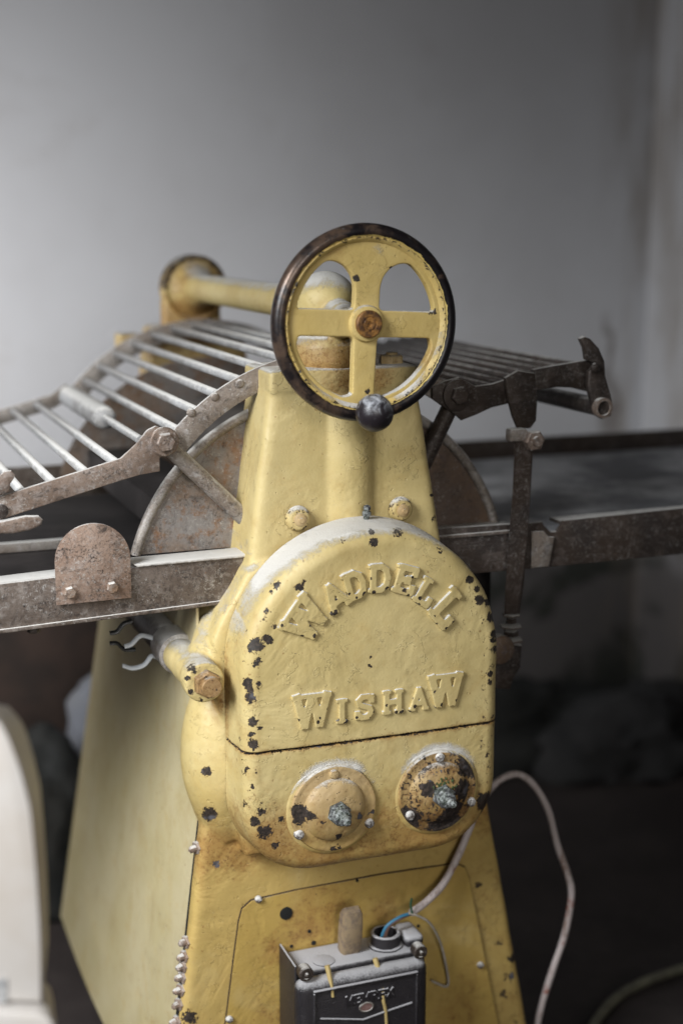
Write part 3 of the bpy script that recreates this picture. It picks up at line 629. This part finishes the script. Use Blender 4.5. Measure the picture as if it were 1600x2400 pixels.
# ---- side discs with rolled rims, rails, guards
DC = (-.003, .952); DR = .2385; DA = 15.2
b = bmesh.new(); prism(b, arcpts(DC[0], DC[1], DR, 90, 180-DA, 40) + [(DC[0], DC[1]+DR*math.sin(math.radians(DA)))], .150, .153); disc = obj('side_disc', b, M['disc'], mach)
b = bmesh.new(); prism(b, arcpts(DC[0], DC[1], DR, DA, 89.8, 40) + [(DC[0]+.001, DC[1]+DR*math.sin(math.radians(DA)))], .150, .153); dr_ = obj('side_disc', b, M['disc_rust_shade'], mach); dr_['label'] = 'rust brown half of the side disc, darkened with painted shade'
b = bmesh.new(); tube(b, [(x, .149, z) for x, z in arcpts(DC[0], DC[1], DR, DA, 180-DA, 72)], .0062, 12); obj('rolled_rim', b, M['arc'], disc, 60)
b = bmesh.new(); prism(b, arcpts(DC[0], DC[1], DR, DA, 180-DA, 72), .672, .675); obj('side_disc', b, M['disc'], mach)
# left front rail: sloping a little, as the photo has it
def rail_xz(u, v): p = at(u, v, .10); return (p.x, p.z)
tl0, bl0 = rail_xz(0, 1368), rail_xz(0, 1480); tl1, bl1 = rail_xz(560, 1299), rail_xz(522, 1411)
def ext(a, c, x): t = (x-a[0])/(c[0]-a[0]); return (x, a[1]+(c[1]-a[1])*t)
XL, XR = -.78, -.09
rl = [ext(tl0, tl1, XL), ext(tl0, tl1, XR), ext(bl0, bl1, XR), ext(bl0, bl1, XL)]
b = bmesh.new(); prism(b, rl, .098, .103, .0008)
def flange(bm, a, c, y0, y1, t):
    prism(bm, [a, c, (c[0], c[1]-t), (a[0], a[1]-t)], y0, y1, .0006)
flange(b, rl[0], rl[1], .1035, .135, .004); flange(b, (rl[3][0], rl[3][1]+.003), (rl[2][0], rl[2][1]+.003), .0955, .135, .0045)
rail = obj('conveyor_rail', b, M['rail'], mach)
b = bmesh.new(); p0, p1 = at(312, 1322, .0965), at(600, 1296, .0965)
prism(b, [(p0.x, p0.z), (p1.x+.03, p1.z+.001), (p1.x+.03, p1.z-.0035), (p0.x+.004, p0.z-.0035)], .094, .130, .0008); lip = obj('disc_flange', b, M['arc'], mach); paint_attr(lip.data, 'dust', lambda p, n: .8)
bm_r = bmesh.new(); lathe(bm_r, [(.0052, -.001), (.005, .0012), (.0036, .0026), (.0012, .0032)], (0, 0, 0), (0, -1, 0), 14); RIV = tomesh(bm_r, 'rivet'); RIV.materials.append(M['arc'])
def rivet(name, loc, parent, me=RIV, rot=None):
    o = bpy.data.objects.new(name, me); COL.objects.link(o); adopt(o, parent); o.location = loc
    if rot: o.rotation_euler = rot
    return o
for u, v in ((373, 1313), (498, 1301)): p = at(u, v, .115); rivet('rivet', (p.x, .115, p.z), lip, RIV, (-math.pi/2, 0, 0))
b = bmesh.new(); p = at(85, 1478, .10); hexa(b, (p.x, .115, p.z), .0075, .006, (0, 0, -1)); obj('rail_bolt', b, M['dark'], rail)
# D-shaped plate
c0, c1 = at(133, 1418, .093), at(308, 1400, .093); top = at(216, 1226, .093); cxm = (c0.x+c1.x)/2; rr = (c1.x-c0.x)/2
zc = top.z-rr
b = bmesh.new(); prism(b, [(c0.x, c0.z), (c1.x, c1.z)] + arcpts(cxm, zc, rr, 0, 180, 28), .0905, .0945, .0005); dpl = obj('round_top_plate', b, M['plate'], mach)
for u, v in ((164, 1388), (263, 1376)):
    p = at(u, v, .0905); b = bmesh.new(); hexa(b, (p.x, .0905, p.z), .0068, .006); me = tomesh(b, 'bolt'); paint_attr(me, 'dust', lambda p, n: .35*max(0, n.z)); link('bolt', me, M['bolt'], dpl, 30)

# right front rail with its notch
rp = [(1010, 1240), (1195, 1228), (1240, 1226), (1268, 1222), (1273, 1232), (1288, 1246), (1302, 1245), (1314, 1230), (1318, 1220), (1600, 1190)]
ro = xz(rp, .10); e = (.98, 1.032); ro += [e, (.98, .972)] + xz([(1600, 1297), (1240, 1332), (1010, 1352)], .10)
b = bmesh.new(); prism(b, ro, .098, .104, .0008); flange(b, (xz([(1318, 1224)], .1)[0]), (.98, 1.029), .1045, .135, .004); rr_ = obj('conveyor_rail', b, M['dark'], mach); rr_['label'] = 'notched right rail, steel darkened with painted shade'
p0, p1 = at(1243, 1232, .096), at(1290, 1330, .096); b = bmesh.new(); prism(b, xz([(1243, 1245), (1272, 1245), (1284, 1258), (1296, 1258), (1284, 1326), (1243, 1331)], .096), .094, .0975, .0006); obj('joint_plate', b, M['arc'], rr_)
b = bmesh.new(); box(b, .12, .24, .094, .150, 1.0165, 1.0205, .0006); obj('disc_flange', b, M['rail'], mach)
# rear rails, tables
for x0, x1 in ((-.78, -.09), (.09, .98)):
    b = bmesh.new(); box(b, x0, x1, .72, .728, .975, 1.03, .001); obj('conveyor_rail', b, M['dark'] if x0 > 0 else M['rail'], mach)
b = bmesh.new(); box(b, .22, 1.0, .142, .71, .985, 1.0, .006); obj('conveyor_belt', b, M['belt'], mach)
b = bmesh.new(); box(b, -.80, -.07, .158, .664, .978, .993, .006); obj('conveyor_belt', b, M['darkbelt'], mach)
b = bmesh.new(); box(b, -.80, -.22, .30, .315, .994, 1.006, .002); obj('belt_batten', b, M['arc'], mach)
for xc, zc_, r in ((0, 1.075, .062), (0, .935, .062)):
    b = bmesh.new(); lathe(b, [(r, 0), (r, .49)], (xc, .17, zc_), (0, 1, 0), 40); obj('dough_roller', b, M['roller'], mach)
b = bmesh.new(); box(b, -.19, -.10, .16, .665, 1.02, 1.06, .004); obj('scraper_tray', b, M['darkbelt'], mach)

# curved guard over the rollers
GC = (0.0, .985); R1, R0_ = .261, .2345
def band(a0, a1, y0, y1, r0=R0_, r1=R1, n=40):
    bm = bmesh.new(); prism(bm, arcpts(GC[0], GC[1], r1, a0, a1, n) + arcpts(GC[0], GC[1], r0, a1, a0, n), y0, y1, .0006); return bm
guard = obj('roller_guard', band(140, 52, .118, .123), M['arc'], mach)
obj('guard_end_plate', band(141, 60, .70, .705), M['arc'], guard)
bmr = bmesh.new(); lathe(bmr, [(.0053, 0), (.0053, .578)], (0, 0, 0), (0, 1, 0), 12); ROD = tomesh(bmr, 'guard_rod'); ROD.materials.append(M['rod'])
for p in ROD.polygons: p.use_smooth = len(p.vertices) == 4
for ang in (136.5, 129.5, 122.5, 115.5, 108, 100.5, 93, 85.5, 78, 70.5, 63):
    x, z = GC[0]+.2525*math.cos(math.radians(ang)), GC[1]+.2525*math.sin(math.radians(ang)); rivet('guard_rod', (x, .1225, z), guard, ROD)
for u, v in ((448, 967), (503, 930), (562, 899), (621, 871)): p = at(u, v, .118); rivet('rivet', (p.x, .118, p.z), guard)

# flat guard over the left table
lp = [(-14, 1168), (283, 1074), (320, 1040), (345, 1008), (365, 998), (392, 1008), (408, 1030), (402, 1060), (374, 1072), (374, 1104), (330, 1112), (288, 1124), (-14, 1222)]
b = bmesh.new(); ol = xz(lp, .112); a0 = ol[0]; an = ol[-1]; dx = ol[1][0]-ol[0][0]; dz = ol[1][1]-ol[0][1]
ol = [(a0[0]-.18, a0[1]-.18*dz/dx)] + ol + [(an[0]-.18, an[1]-.18*dz/dx)]
prism(b, ol, .110, .1155, .0008); fg = obj('table_guard', b, M['arm'], mach)
b = bmesh.new(); sl = dz/dx; zt = lambda x: ol[1][1]+(x-ol[1][0])*sl
prism(b, [(-.52, zt(-.52)), (-.235, zt(-.235)), (-.212, 1.155), (-.20, 1.135), (-.235, zt(-.235)-.022), (-.52, zt(-.52)-.022)], .70, .704, .0006); obj('guard_end_plate', b, M['arc'], fg)
for x in (-.258, -.292, -.328, -.362, -.397, -.432, -.467): rivet('guard_rod', (x, .1155, zt(x)-.006), fg, ROD)
b = bmesh.new(); cxx = (-.222, 1.147); lathe(b, [(.005, -.20), (.005, 0), (.011, .001), (.0148, .006)] + [(.0150+.0006*math.sin(k*2.1), .01+.011*k) for k in range(24)] + [(.012, .275)], (cxx[0], .355, cxx[1]), (0, 1, 0), 28, .03); me = tomesh(b, 'roller_sleeve'); rs = link('roller_sleeve', me, M['rod'], mach, 50)
p = at(384, 1034, .112); b = bmesh.new(); lathe(b, [(.0165, 0), (.0165, .0035), (.015, .0045)], (p.x, .111, p.z), (0, -1, 0), 28); hexa(b, (p.x, .107, p.z), .0112, .009, rot=.1); hb = obj('hinge_bolt', b, M['arm'], mach, 30)
b = bmesh.new(); tube(b, [at(383, 1036, .120)] + [at(383+230*t, 1036+216*t, .125+.006*t) for t in (.25, .5, .75, 1)], .0098, 20); obj('strut', b, M['arc'], mach, 60)
# cast latch tips at the left end
b = bmesh.new(); prism(b, xz([(-20, 1160), (-5, 1118), (10, 1104), (26, 1102), (36, 1112), (30, 1124), (24, 1132), (22, 1150), (10, 1158)], .108), .104, .110, .001); obj('latch', b, M['arm'], fg)
b = bmesh.new(); prism(b, xz([(-20, 1225), (0, 1220), (60, 1207), (90, 1207), (100, 1216), (96, 1228), (70, 1240), (30, 1248), (-20, 1250)], .108), .100, .110, .003, 3); obj('latch', b, M['arm'], fg)
b = bmesh.new(); p = at(2, 1197, .11); lathe(b, [(.008, 0), (.008, .004), (.005, .006)], (p.x, .110, p.z), (0, -1, 0), 16); obj('latch_pin', b, M['dark'], fg)

# right flat guard, lever, tie rod: shade put into their dark steel
RY = .112
b = bmesh.new(); prism(b, xz([(1012, 908), (1040, 893), (1075, 884), (1112, 905), (1150, 900), (1182, 890), (1200, 905), (1192, 945), (1150, 955), (1112, 972), (1080, 985), (1066, 972), (1040, 955), (1012, 935)], RY), .110, .116, .001); rg = obj('table_guard', b, M['dark'], mach); rg['label'] = 'raised right guard arm, steel darkened with painted shade'
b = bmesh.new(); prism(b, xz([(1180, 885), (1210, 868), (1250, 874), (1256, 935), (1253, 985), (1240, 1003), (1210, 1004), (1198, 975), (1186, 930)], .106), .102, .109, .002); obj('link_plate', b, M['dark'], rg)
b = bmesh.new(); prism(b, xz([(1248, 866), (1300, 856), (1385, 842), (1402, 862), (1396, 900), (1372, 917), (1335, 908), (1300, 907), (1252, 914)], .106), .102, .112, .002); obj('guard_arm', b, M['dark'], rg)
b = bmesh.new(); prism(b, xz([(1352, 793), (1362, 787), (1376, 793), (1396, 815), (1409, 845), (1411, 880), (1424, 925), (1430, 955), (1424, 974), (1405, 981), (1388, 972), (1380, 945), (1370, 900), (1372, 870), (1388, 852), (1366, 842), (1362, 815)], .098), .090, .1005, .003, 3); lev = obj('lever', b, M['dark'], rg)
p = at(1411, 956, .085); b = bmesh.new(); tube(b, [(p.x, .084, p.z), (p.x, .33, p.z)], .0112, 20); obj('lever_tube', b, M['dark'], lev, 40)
b = bmesh.new(); lathe(b, [(.0125, 0), (.0125, .008), (.009, .0085), (.0085, .003)], (p.x, .0895, p.z), (0, -1, 0), 24); obj('tube_collar', b, M['arm'], lev, 40)
b = bmesh.new(); p = at(1392, 862, .09); lathe(b, [(.006, 0), (.006, .004), (.003, .006)], (p.x, .090, p.z), (0, -1, 0), 14); obj('lever_rivet', b, M['dark'], lev)
p = at(1068, 925, RY); b = bmesh.new(); lathe(b, [(.019, 0), (.019, .004), (.016, .005)], (p.x, .110, p.z), (0, -1, 0), 24); hexa(b, (p.x, .105, p.z), .011, .008); obj('hinge_bolt', b, M['dark'], mach, 30)
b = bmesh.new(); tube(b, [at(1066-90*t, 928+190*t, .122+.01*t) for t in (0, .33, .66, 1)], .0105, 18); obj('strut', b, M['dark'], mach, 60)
b = bmesh.new()
loft(b, [[at(u0, v, y_) for u0, y_ in ((ul, .086), (ur, .086), (ur+1, .096), (ul+1, .096))] for ul, ur, v in ((1200, 1246, 1010), (1204, 1247, 1060), (1200, 1242, 1150), (1192, 1236, 1250), (1184, 1226, 1370), (1180, 1216, 1440))])
bmesh.ops.bevel(b, geom=[e for e in b.edges if abs((e.verts[0].co-e.verts[1].co).normalized().z) > .9], offset=.003, segments=2, affect='EDGES'); tie = obj('tie_rod', b, M['dark'], mach, 40)
paint_attr(tie.data, 'dust', lambda p, n: .22 if n.x < -.4 else 0)  # left faces whitened, a lit edge put into the colour
p = at(1250, 1032, .08); b = bmesh.new(); hexa(b, (p.x, .086, p.z), .013, .012, rot=.1); lathe(b, [(.006, .011), (.006, .018)], (p.x, .086, p.z), (0, -1, 0), 12); obj('clevis_bolt', b, M['arm'], tie, 30)
b = bmesh.new(); box(b, *(lambda a, c: (a.x, c.x))(at(1195, 1000, .084), at(1235, 1000, .084)), .082, .098, at(1200, 1036, .084).z, at(1200, 1006, .084).z, .003); obj('clevis', b, M['arc'], tie)
for v0, v1, ul, ur, mt in ((1438, 1446, 1180, 1218, 'rail'), (1448, 1462, 1188, 1210, 'dark'), (1464, 1473, 1174, 1222, 'rail'), (1476, 1492, 1182, 1215, 'dark'), (1494, 1506, 1172, 1224, 'rail')):
    a, c = at(ul, v1, .09), at(ur, v0, .09); b = bmesh.new(); hexa(b, ((a.x+c.x)/2, .092, a.z), (c.x-a.x)/2, c.z-a.z, (0, 0, 1)); obj('adjusting_nut', b, M[mt], tie, 30)
b = bmesh.new(); prism(b, xz([(1160, 1500), (1216, 1508), (1212, 1560), (1196, 1585), (1188, 1612), (1150, 1610), (1150, 1500)], .095), .085, .12, .004); obj('fork', b, M['dark'], tie)
p = at(1168, 1520, .08); b = bmesh.new(); lathe(b, [(.018, 0), (.018, .012), (.015, .014)], (p.x, .085, p.z), (0, -1, 0), 24); obj('pivot_pin', b, M['disc_rust_shade'], tie)
# right guard panel: rods and slats seen edge on
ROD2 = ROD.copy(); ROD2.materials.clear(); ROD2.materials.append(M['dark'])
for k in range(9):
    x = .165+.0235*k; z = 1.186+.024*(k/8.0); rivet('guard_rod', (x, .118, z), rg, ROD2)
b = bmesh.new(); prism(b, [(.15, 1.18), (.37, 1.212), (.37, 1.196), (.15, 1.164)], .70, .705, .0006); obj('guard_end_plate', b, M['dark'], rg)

# ---- base: side sheet, access panel, studs
def ce(z): return -.240+.068*(z-FZ)/.52
def sx(z): return -(.172+.163*(.745-z))
b = bmesh.new(); rows = []; NY, NZ = 16, 30
for j in range(NZ+1):
    z = .292+(.955-.292)*j/NZ; rows.append([])
    for i in range(NY+1):
        y = .1105+(.722-.1105)*i/NY; bulge = .010*math.sin(math.pi*i/NY)
        ce_ = -.240+.068*(z-FZ)/.52 if z < .72 else -.172; f_ = i/NY; rows[-1].append(b.verts.new(((ce_-.001)*(1-f_)+(sx(z)-.004)*f_-bulge, y, z)))
fs = [b.faces.new((rows[j][i], rows[j][i+1], rows[j+1][i+1], rows[j+1][i])) for j in range(NZ) for i in range(NY)]
r = bmesh.ops.extrude_face_region(b, geom=fs)
for v in [g for g in r['geom'] if isinstance(g, bmesh.types.BMVert)]: v.co.x += .003
obj('side_sheet', b, M['sheet'], mach, 50)
b = bmesh.new(); box(b, .19, .25, .2, .70, .30, .95, .004); obj('side_sheet', b, M['darkbelt'], mach)
PN = xz([(560, 2160), (568, 2130), (590, 2110), (700, 2085), (900, 2048), (1065, 2024), (1088, 2032), (1098, 2060), (1125, 2200), (1165, 2400), (1185, 2500), (505, 2500), (530, 2395), (548, 2250)], .089)
b = bmesh.new(); prism(b, PN, .0872, .0915); me = tomesh(b, 'access_panel')
b = bmesh.new(); b.from_mesh(me)
bmesh.ops.triangulate(b, faces=[f for f in b.faces if len(f.verts) > 4])
for _ in range(4):
    le = [e for e in b.edges if e.calc_length() > .015]
    if le: bmesh.ops.subdivide_edges(b, edges=le, cuts=1); bmesh.ops.triangulate(b, faces=b.faces[:])
b.to_mesh(me); b.free()
pw = blobs([(at(u, v, .088), r, k) for u, v, r, k in [(735, 2100, .004, .6), (800, 2060, .004, .7), (1130, 2080, .004, .9), (1068, 2098, .005, .8)]])
pr = blobs([(at(u, v, .088), r, k) for u, v, r, k in [(720, 2170, .03, .45), (770, 2140, .03, .42), (760, 2090, .025, .35), (650, 2220, .02, .4), (900, 2130, .02, .4), (640, 2380, .02, .42), (1100, 2300, .03, .25), (1080, 2380, .03, .3)]])
paint_attr(me, 'wear', lambda p, n: pw(p)); paint_attr(me, 'rust', lambda p, n: pr(p)); pan = link('access_panel', me, M['panel'], mach, 30)
b = bmesh.new(); ctr = Vector((.03, .48)); prism(b, [(ctr.x+(x-ctr.x)*1.006, ctr.y+(z-ctr.y)*1.006) for x, z in PN], .0886, .0912); obj('panel_gap', b, M['gap'], pan)
def disc_hole(u, v, r):
    p = at(u, v, .0865); b = bmesh.new(); lathe(b, [(r, 0), (r, .0009), (r*.9, .0011)], (p.x, .0872, p.z), (0, -1, 0), 24, .02); obj('bolt_hole', b, M['void'], pan)
disc_hole(671, 2141, .0082)
for u, v, r in ((725, 2183, .0023), (735, 2210, .0030), (683, 2218, .0021), (980, 2170, .0021), (837, 2064, .002)): disc_hole(u, v, r)
for u, v in ((606, 2108), (1125, 2262), (538, 2389)):
    p = at(u, v, .086); b = bmesh.new(); lathe(b, [(.0045, -.001), (.0043, .0022), (.0028, .0036), (.001, .004)], (p.x, .0868, p.z), (0, -1, 0), 14); box(b, p.x-.0035, p.x+.0035, .0826, .084, p.z-.0006, p.z+.0006); obj('panel_screw', b, M['screw'], pan)
for u, v in ((448, 2205), (443, 2238), (438, 2262), (432, 2288), (428, 2318), (423, 2352), (418, 2392), (468, 1985)):
    p = at(u, v, .105); b = bmesh.new(); hexa(b, (ce(p.z)+.003, .105, p.z), .0082, .0065, (-1, -.45, 0)); lathe(b, [(.0048, .005), (.0042, .011), (.002, .013)], (ce(p.z)+.002, .105, p.z), (-1, -.35, 0), 10)
    me = tomesh(b, 'edge_nut'); lump(me, .0012, 160); link('edge_nut', me, M['bolt'], mach, 30)
b = bmesh.new()
loft(b, [[(ce(z)-.0012, y0_, z), (ce(z)-.0012, .1115, z), (ce(z)+.006, .1115, z), (ce(z)+.006, y0_, z)] for z, y0_ in ((.3, .098), (.42, .100), (.56, .1075), (.70, .1095))]); obj('side_gap', b, M['void'], mach)

# ------------------------------------------------------------------ switch box bolted low on the front
sb = thing('switch_box', 'dusty black metal switch box with yellow paint drips on the lower front of the machine', 'switch box', (.015, .088, .35))
YB = .0855; YF = .028
a, c = at(664, 2228, YF), at(1000, 2222, YF); xl, xr = -.081, .086; zt_ = .520
b = bmesh.new(); box(b, xl, xr, YF+.004, YB, .25, zt_, .004); bo = obj('body', b, M['black_box'], sb); paint_attr(bo.data, 'dust', lambda p, n: .5*max(0, n.z))
b = bmesh.new(); box(b, xl-.004, xl-.001, YF-.002, YB-.001, .25, zt_+.012, .001); obj('flange', b, M['black_box'], sb)
b = bmesh.new(); box(b, -.0885, .080, .006, YF+.0035, .22, zt_-.0015, .013, 4); lid = obj('lid', b, M['black_box'], sb, 50)
paint_attr(lid.data, 'dust', lambda p, n: -.26+.25*(p.z > .507))
b = bmesh.new(); box(b, -.069, .064, .003, .010, .5055, .5085, .0012); box(b, -.069, -.0665, .0035, .010, .25, .505, .0012); box(b, .0615, .064, .0035, .010, .25, .505, .0012); r = obj('panel_ridge', b, M['black_box'], lid); paint_attr(r.data, 'dust', lambda p, n: .9*max(0, n.z))
b = bmesh.new(); tube(b, [at(u, v, .006) for u, v in ((750, 2388), (850, 2390), (900, 2372), (965, 2350))], .0016, 8); r = obj('panel_ridge', b, M['black_box'], lid); paint_attr(r.data, 'dust', lambda p, n: .9*max(0, n.z))
for i, ch in enumerate('MEMREX'):
    put_letter(ch, (818+19*i, 2344-3.9*i), .0118, 0, .0024, .26, lid, 'raised_letter', M['black_box'], .0065, voxel=.0005, sm=1)
p = at(859, 2361, .004); b = bmesh.new(); R = [[(p.x+rx*math.cos(t), y_, p.z+rz*math.sin(t)) for t in (2*math.pi*i/32 for i in range(32))] for rx, rz, y_ in ((.0095, .0065, .008), (.0092, .0062, .0042), (.0078, .005, .0038), (.0074, .0046, .0052))]; loft(b, R); r = obj('badge', b, M['arc'], lid); b = bmesh.new(); R = [[(p.x+.0072*math.cos(t), y_, p.z+.0045*math.sin(t)) for t in (2*math.pi*i/24 for i in range(24))] for y_ in (.006, .0046)]; loft(b, R); obj('badge_plate', b, M['badge'], lid)
for u, v in ((718, 2284), (985, 2232)):
    p = at(u, v, .012); b = bmesh.new(); lathe(b, [(.0085, -.012), (.009, 0), (.008, .0015), (.0055, .0016), (.005, .0006), (.0028, .0006), (.0025, .005), (.001, .006)], (p.x, .012, p.z), (0, -1, 0), 24); obj('lid_screw', b, M['dark'], sb)
b = bmesh.new(); lathe(b, [(.0135, 0), (.0135, .001), (.0125, .0014)], (at(760, 2245, .045).x, .048, zt_-.0002), (0, 0, 1), 28); obj('knockout', b, M['black_box'], sb)
b = bmesh.new(); pl = [(q[0], q[1]-.028) for q in [(.066, .552), (.052, .558), (.045, .575), (.042, .60), (.043, .618), (.052, .622), (.062, .615), (.068, .59), (.070, .56)]]
x0, x1 = at(800, 2180, .055).x, at(842, 2180, .055).x
rings = []
for x in (x0, x0+.003, x1-.003, x1):
    k = .86 if x in (x0, x1) else 1; cy = sum(q[0] for q in pl)/len(pl); cz = sum(q[1] for q in pl)/len(pl); rings.append([(x, cy+(y-cy)*k, cz+(z-cz)*k-.012) for y, z in pl])
loft(b, rings); o = obj('toggle', b, M['lever'], sb, 40)
p = at(905, 2190, .055); b = bmesh.new(); lathe(b, [(.021, -.02), (.021, -.004), (.0185, -.003), (.0185, .010), (.0165, .0115), (.0145, .011), (.0145, -.003)], (p.x, .058, zt_+.006), (0, 0, 1), 24, .03); obj('conduit_stub', b, M['black_box'], sb)
b = bmesh.new(); box(b, p.x+.020, xr+.002, .040, .082, zt_-.002, zt_+.014, .006, 3); cb = obj('terminal_block', b, M['black_box'], sb); paint_attr(cb.data, 'dust', lambda p, n: .4)
def drip(pts, y, w_):
    b = bmesh.new(); tube(b, catmull([at(u, v, y+max(0, (2322-v)*.00020)) for u, v in pts], 5), lambda t: w_*(1-.45*t), 8, 1.0)
    for v in b.verts: v.co.y += -.0004
    return b
obj('paint_drip', drip([(766, 2262), (771, 2285), (776, 2310), (780, 2336)], .0062, .0034), M['drip'], lid); obj('paint_drip', drip([(878, 2245), (886, 2272), (894, 2300), (897, 2340), (903, 2370), (906, 2420)], .0062, .0033), M['drip'], lid)

# ------------------------------------------------------------------ cables
pc = thing('power_cable', 'grimy off white power cable looping out to the right from behind the lower gear cover', 'cable', (.2, .12, .35))
pts = [at(962, 2140, .055), at(1000, 2112, .06), at(1040, 2068, .066), at(1075, 2000, .072), at(1098, 1945, .078), at(1114, 1905, .088), at(1128, 1880, .12), at(1150, 1846, .15), at(1180, 1822, .15), at(1216, 1815, .14), at(1252, 1842, .13), at(1284, 1900, .12), at(1305, 1980, .12), at(1330, 2050, .12), at(1338, 2100, .12), at(1322, 2190, .12), at(1295, 2270, .12), at(1270, 2350, .12), at(1252, 2430, .12), at(1240, 2520, .13)]
b = bmesh.new(); tube(b, catmull(pts, 8), lambda t: .0047+.00015*math.sin(t*90), 14); obj('sheath', b, M['cable'], pc, 60)
for dx, mt, nm in ((0, 'blue', 'wire'), (6, 'brownwire', 'wire'), (11, 'brownwire', 'wire')):
    b = bmesh.new(); tube(b, catmull([at(964, 2140, .055+dx*.0002), at(935, 2150+dx*.4, .053), at(905+dx*.5, 2172, .054), at(890+dx, 2205, .056)], 6), .0021, 8); obj(nm, b, M[mt], pc, 60)
b = bmesh.new(); tube(b, catmull([at(958, 2140, .05), at(978, 2146, .05), at(1008, 2165, .055), at(1032, 2210, .07), at(1046, 2270, .078), at(1050, 2302, .08), at(1042, 2312, .08), at(1010, 2298, .082)], 6), .0016, 8); obj('wire', b, M['cream'], pc, 60)
b = bmesh.new(); tube(b, catmull([at(966, 2143, .05), at(962, 2122, .048), at(964, 2106, .046)], 5), .0014, 8); obj('wire', b, M['greenwire'], pc, 60)
def onfloor(u, v, z=FZ+.008):
    d = FWD + RGT*((u-800)/3333) - UPV*((v-1200)/3333); return CAM + d*((z-CAM.z)/d.z)
b = bmesh.new(); tube(b, catmull([onfloor(1350, 2480), onfloor(1385, 2410), onfloor(1430, 2350), onfloor(1490, 2310), onfloor(1580, 2276), onfloor(1700, 2240)], 8), .0075, 10); tag(obj('floor_cable', b, M['floorcable'], None, 60), 'thin olive cable lying on the dark floor at the lower right', 'cable')

# ------------------------------------------------------------------ white enamel housing at the left edge
AP = at(97, 2345, -.36); AN = Vector((-.42, -.91, 0)).normalized(); AT = Vector((.91, -.42, 0)).normalized()
wa = thing('white_appliance', 'off white flat faced appliance with rounded shoulder standing at the left edge', 'appliance', (AP.x-.08, AP.y+.06, FZ))
def onface(u, v):
    d = FWD + RGT*((u-800)/3333) - UPV*((v-1200)/3333); q = CAM + d*((AP-CAM).dot(AN)/d.dot(AN)); return ((q-AP).dot(AT), q.z)
def slab(bm, ol, depth, draft, bev):
    n = len(ol); cx = sum(p[0] for p in ol)/n; cz = sum(p[1] for p in ol)/n; rings = []
    for ins, dd in [(bev*(1-math.sin(a)), bev*(1-math.cos(a))) for a in (math.pi/2*k/6 for k in range(7))] + [(draft*t, bev+(depth-bev)*t) for t in (.33, .66, 1)]:
        kx, kz = 1-ins/.10, 1-ins/.18; rings.append([AP + AT*(cx+(x-cx)*kx) - AN*dd + Vector((0, 0, cz+(z-cz)*kz-AP.z)) for x, z in ol])
    loft(bm, rings); return bm
rt = [onface(u, v) for u, v in ((97, 2352), (96, 2230), (90, 2100), (75, 1920), (58, 1840), (40, 1780), (8, 1705), (-40, 1655))]
ol = [(q.x, q.y) for q in catmull([Vector((x, z, 0)) for x, z in rt], 6)]; zt0 = ol[-1][1]
ol += [(-.10, zt0+.008), (-.13, zt0), (-.155, zt0-.03), (-.165, zt0-.09), (-.168, rt[0][1])]
b = slab(bmesh.new(), ol, .050, .032, .0035); obj('housing', b, M['appliance'], wa, 50)
rb = [onface(u, v) for u, v in ((96, 2357), (118, 2364), (134, 2380), (140, 2400), (140, 2440))]; b = slab(bmesh.new(), rb + [(-.18, rb[-1][1]), (-.18, rb[0][1])], .055, .030, .004)
for v in b.verts: v.co += AN*.012
obj('base', b, M['appliance'], wa, 50)
lg = bmesh.new(); q = AP + AT*(-.08) - AN*.04; box(lg, q.x-.05, q.x+.05, q.y-.03, q.y+.03, FZ, rb[-1][1]+.002, .004); obj('stand', lg, M['darkbelt'], wa)
sk_ = [onface(u, v) for u, v in ((-30, 2296), (18, 2292), (18, 2348), (-30, 2352))]
b = bmesh.new(); loft(b, [[AP + AT*x + AN*dd + Vector((0, 0, z-AP.z)) for x, z in sk_] for dd in (-.001, .0012)]); obj('sticker', b, M['sticker'], wa)

# ------------------------------------------------------------------ blurred things behind
def blob_thing(name, label, cat, c, r, mat, sc=4, amp=.25):
    b = bmesh.new(); bmesh.ops.create_icosphere(b, subdivisions=4, radius=1)
    for v in b.verts:
        d = 1+amp*mnoise.noise(v.co*1.3+Vector(c)*3)+amp*.4*mnoise.noise(v.co*sc); v.co = Vector((c[0]+v.co.x*r[0]*d, c[1]+v.co.y*r[1]*d, max(FZ+.002, c[2]+v.co.z*r[2]*d)))
    return tag(obj(name, b, M[mat], None, 70), label, cat)
b = bmesh.new(); box(b, -.75, -.03, 1.30, 1.33, FZ+.002, .80, .004); tag(obj('wooden_board', b, M['darkwood']), 'dark brown board leaning behind the machine under the left table', 'board')
sk = blob_thing('flour_sack', 'pale grey paper sack slumped on the floor behind the yellow base', 'sack', (-.06, 1.12, .38), (.12, .10, .19), 'sack')
blob_thing('refuse_bag', 'black bag on the floor behind the white appliance', 'bag', (-.24, .98, .30), (.13, .12, .2), 'rubbish')
blob_thing('dark_bag', 'dark bag heaped against the damp wall under the right table', 'bag', (.86, 1.36, .24), (.30, .16, .13), 'rubbish', 6, .5)
blob_thing('grey_cloth', 'grey cloth heaped on the floor near the wall corner', 'cloth', (1.12, 1.26, .22), (.22, .2, .12), 'greybag', 6, .5)
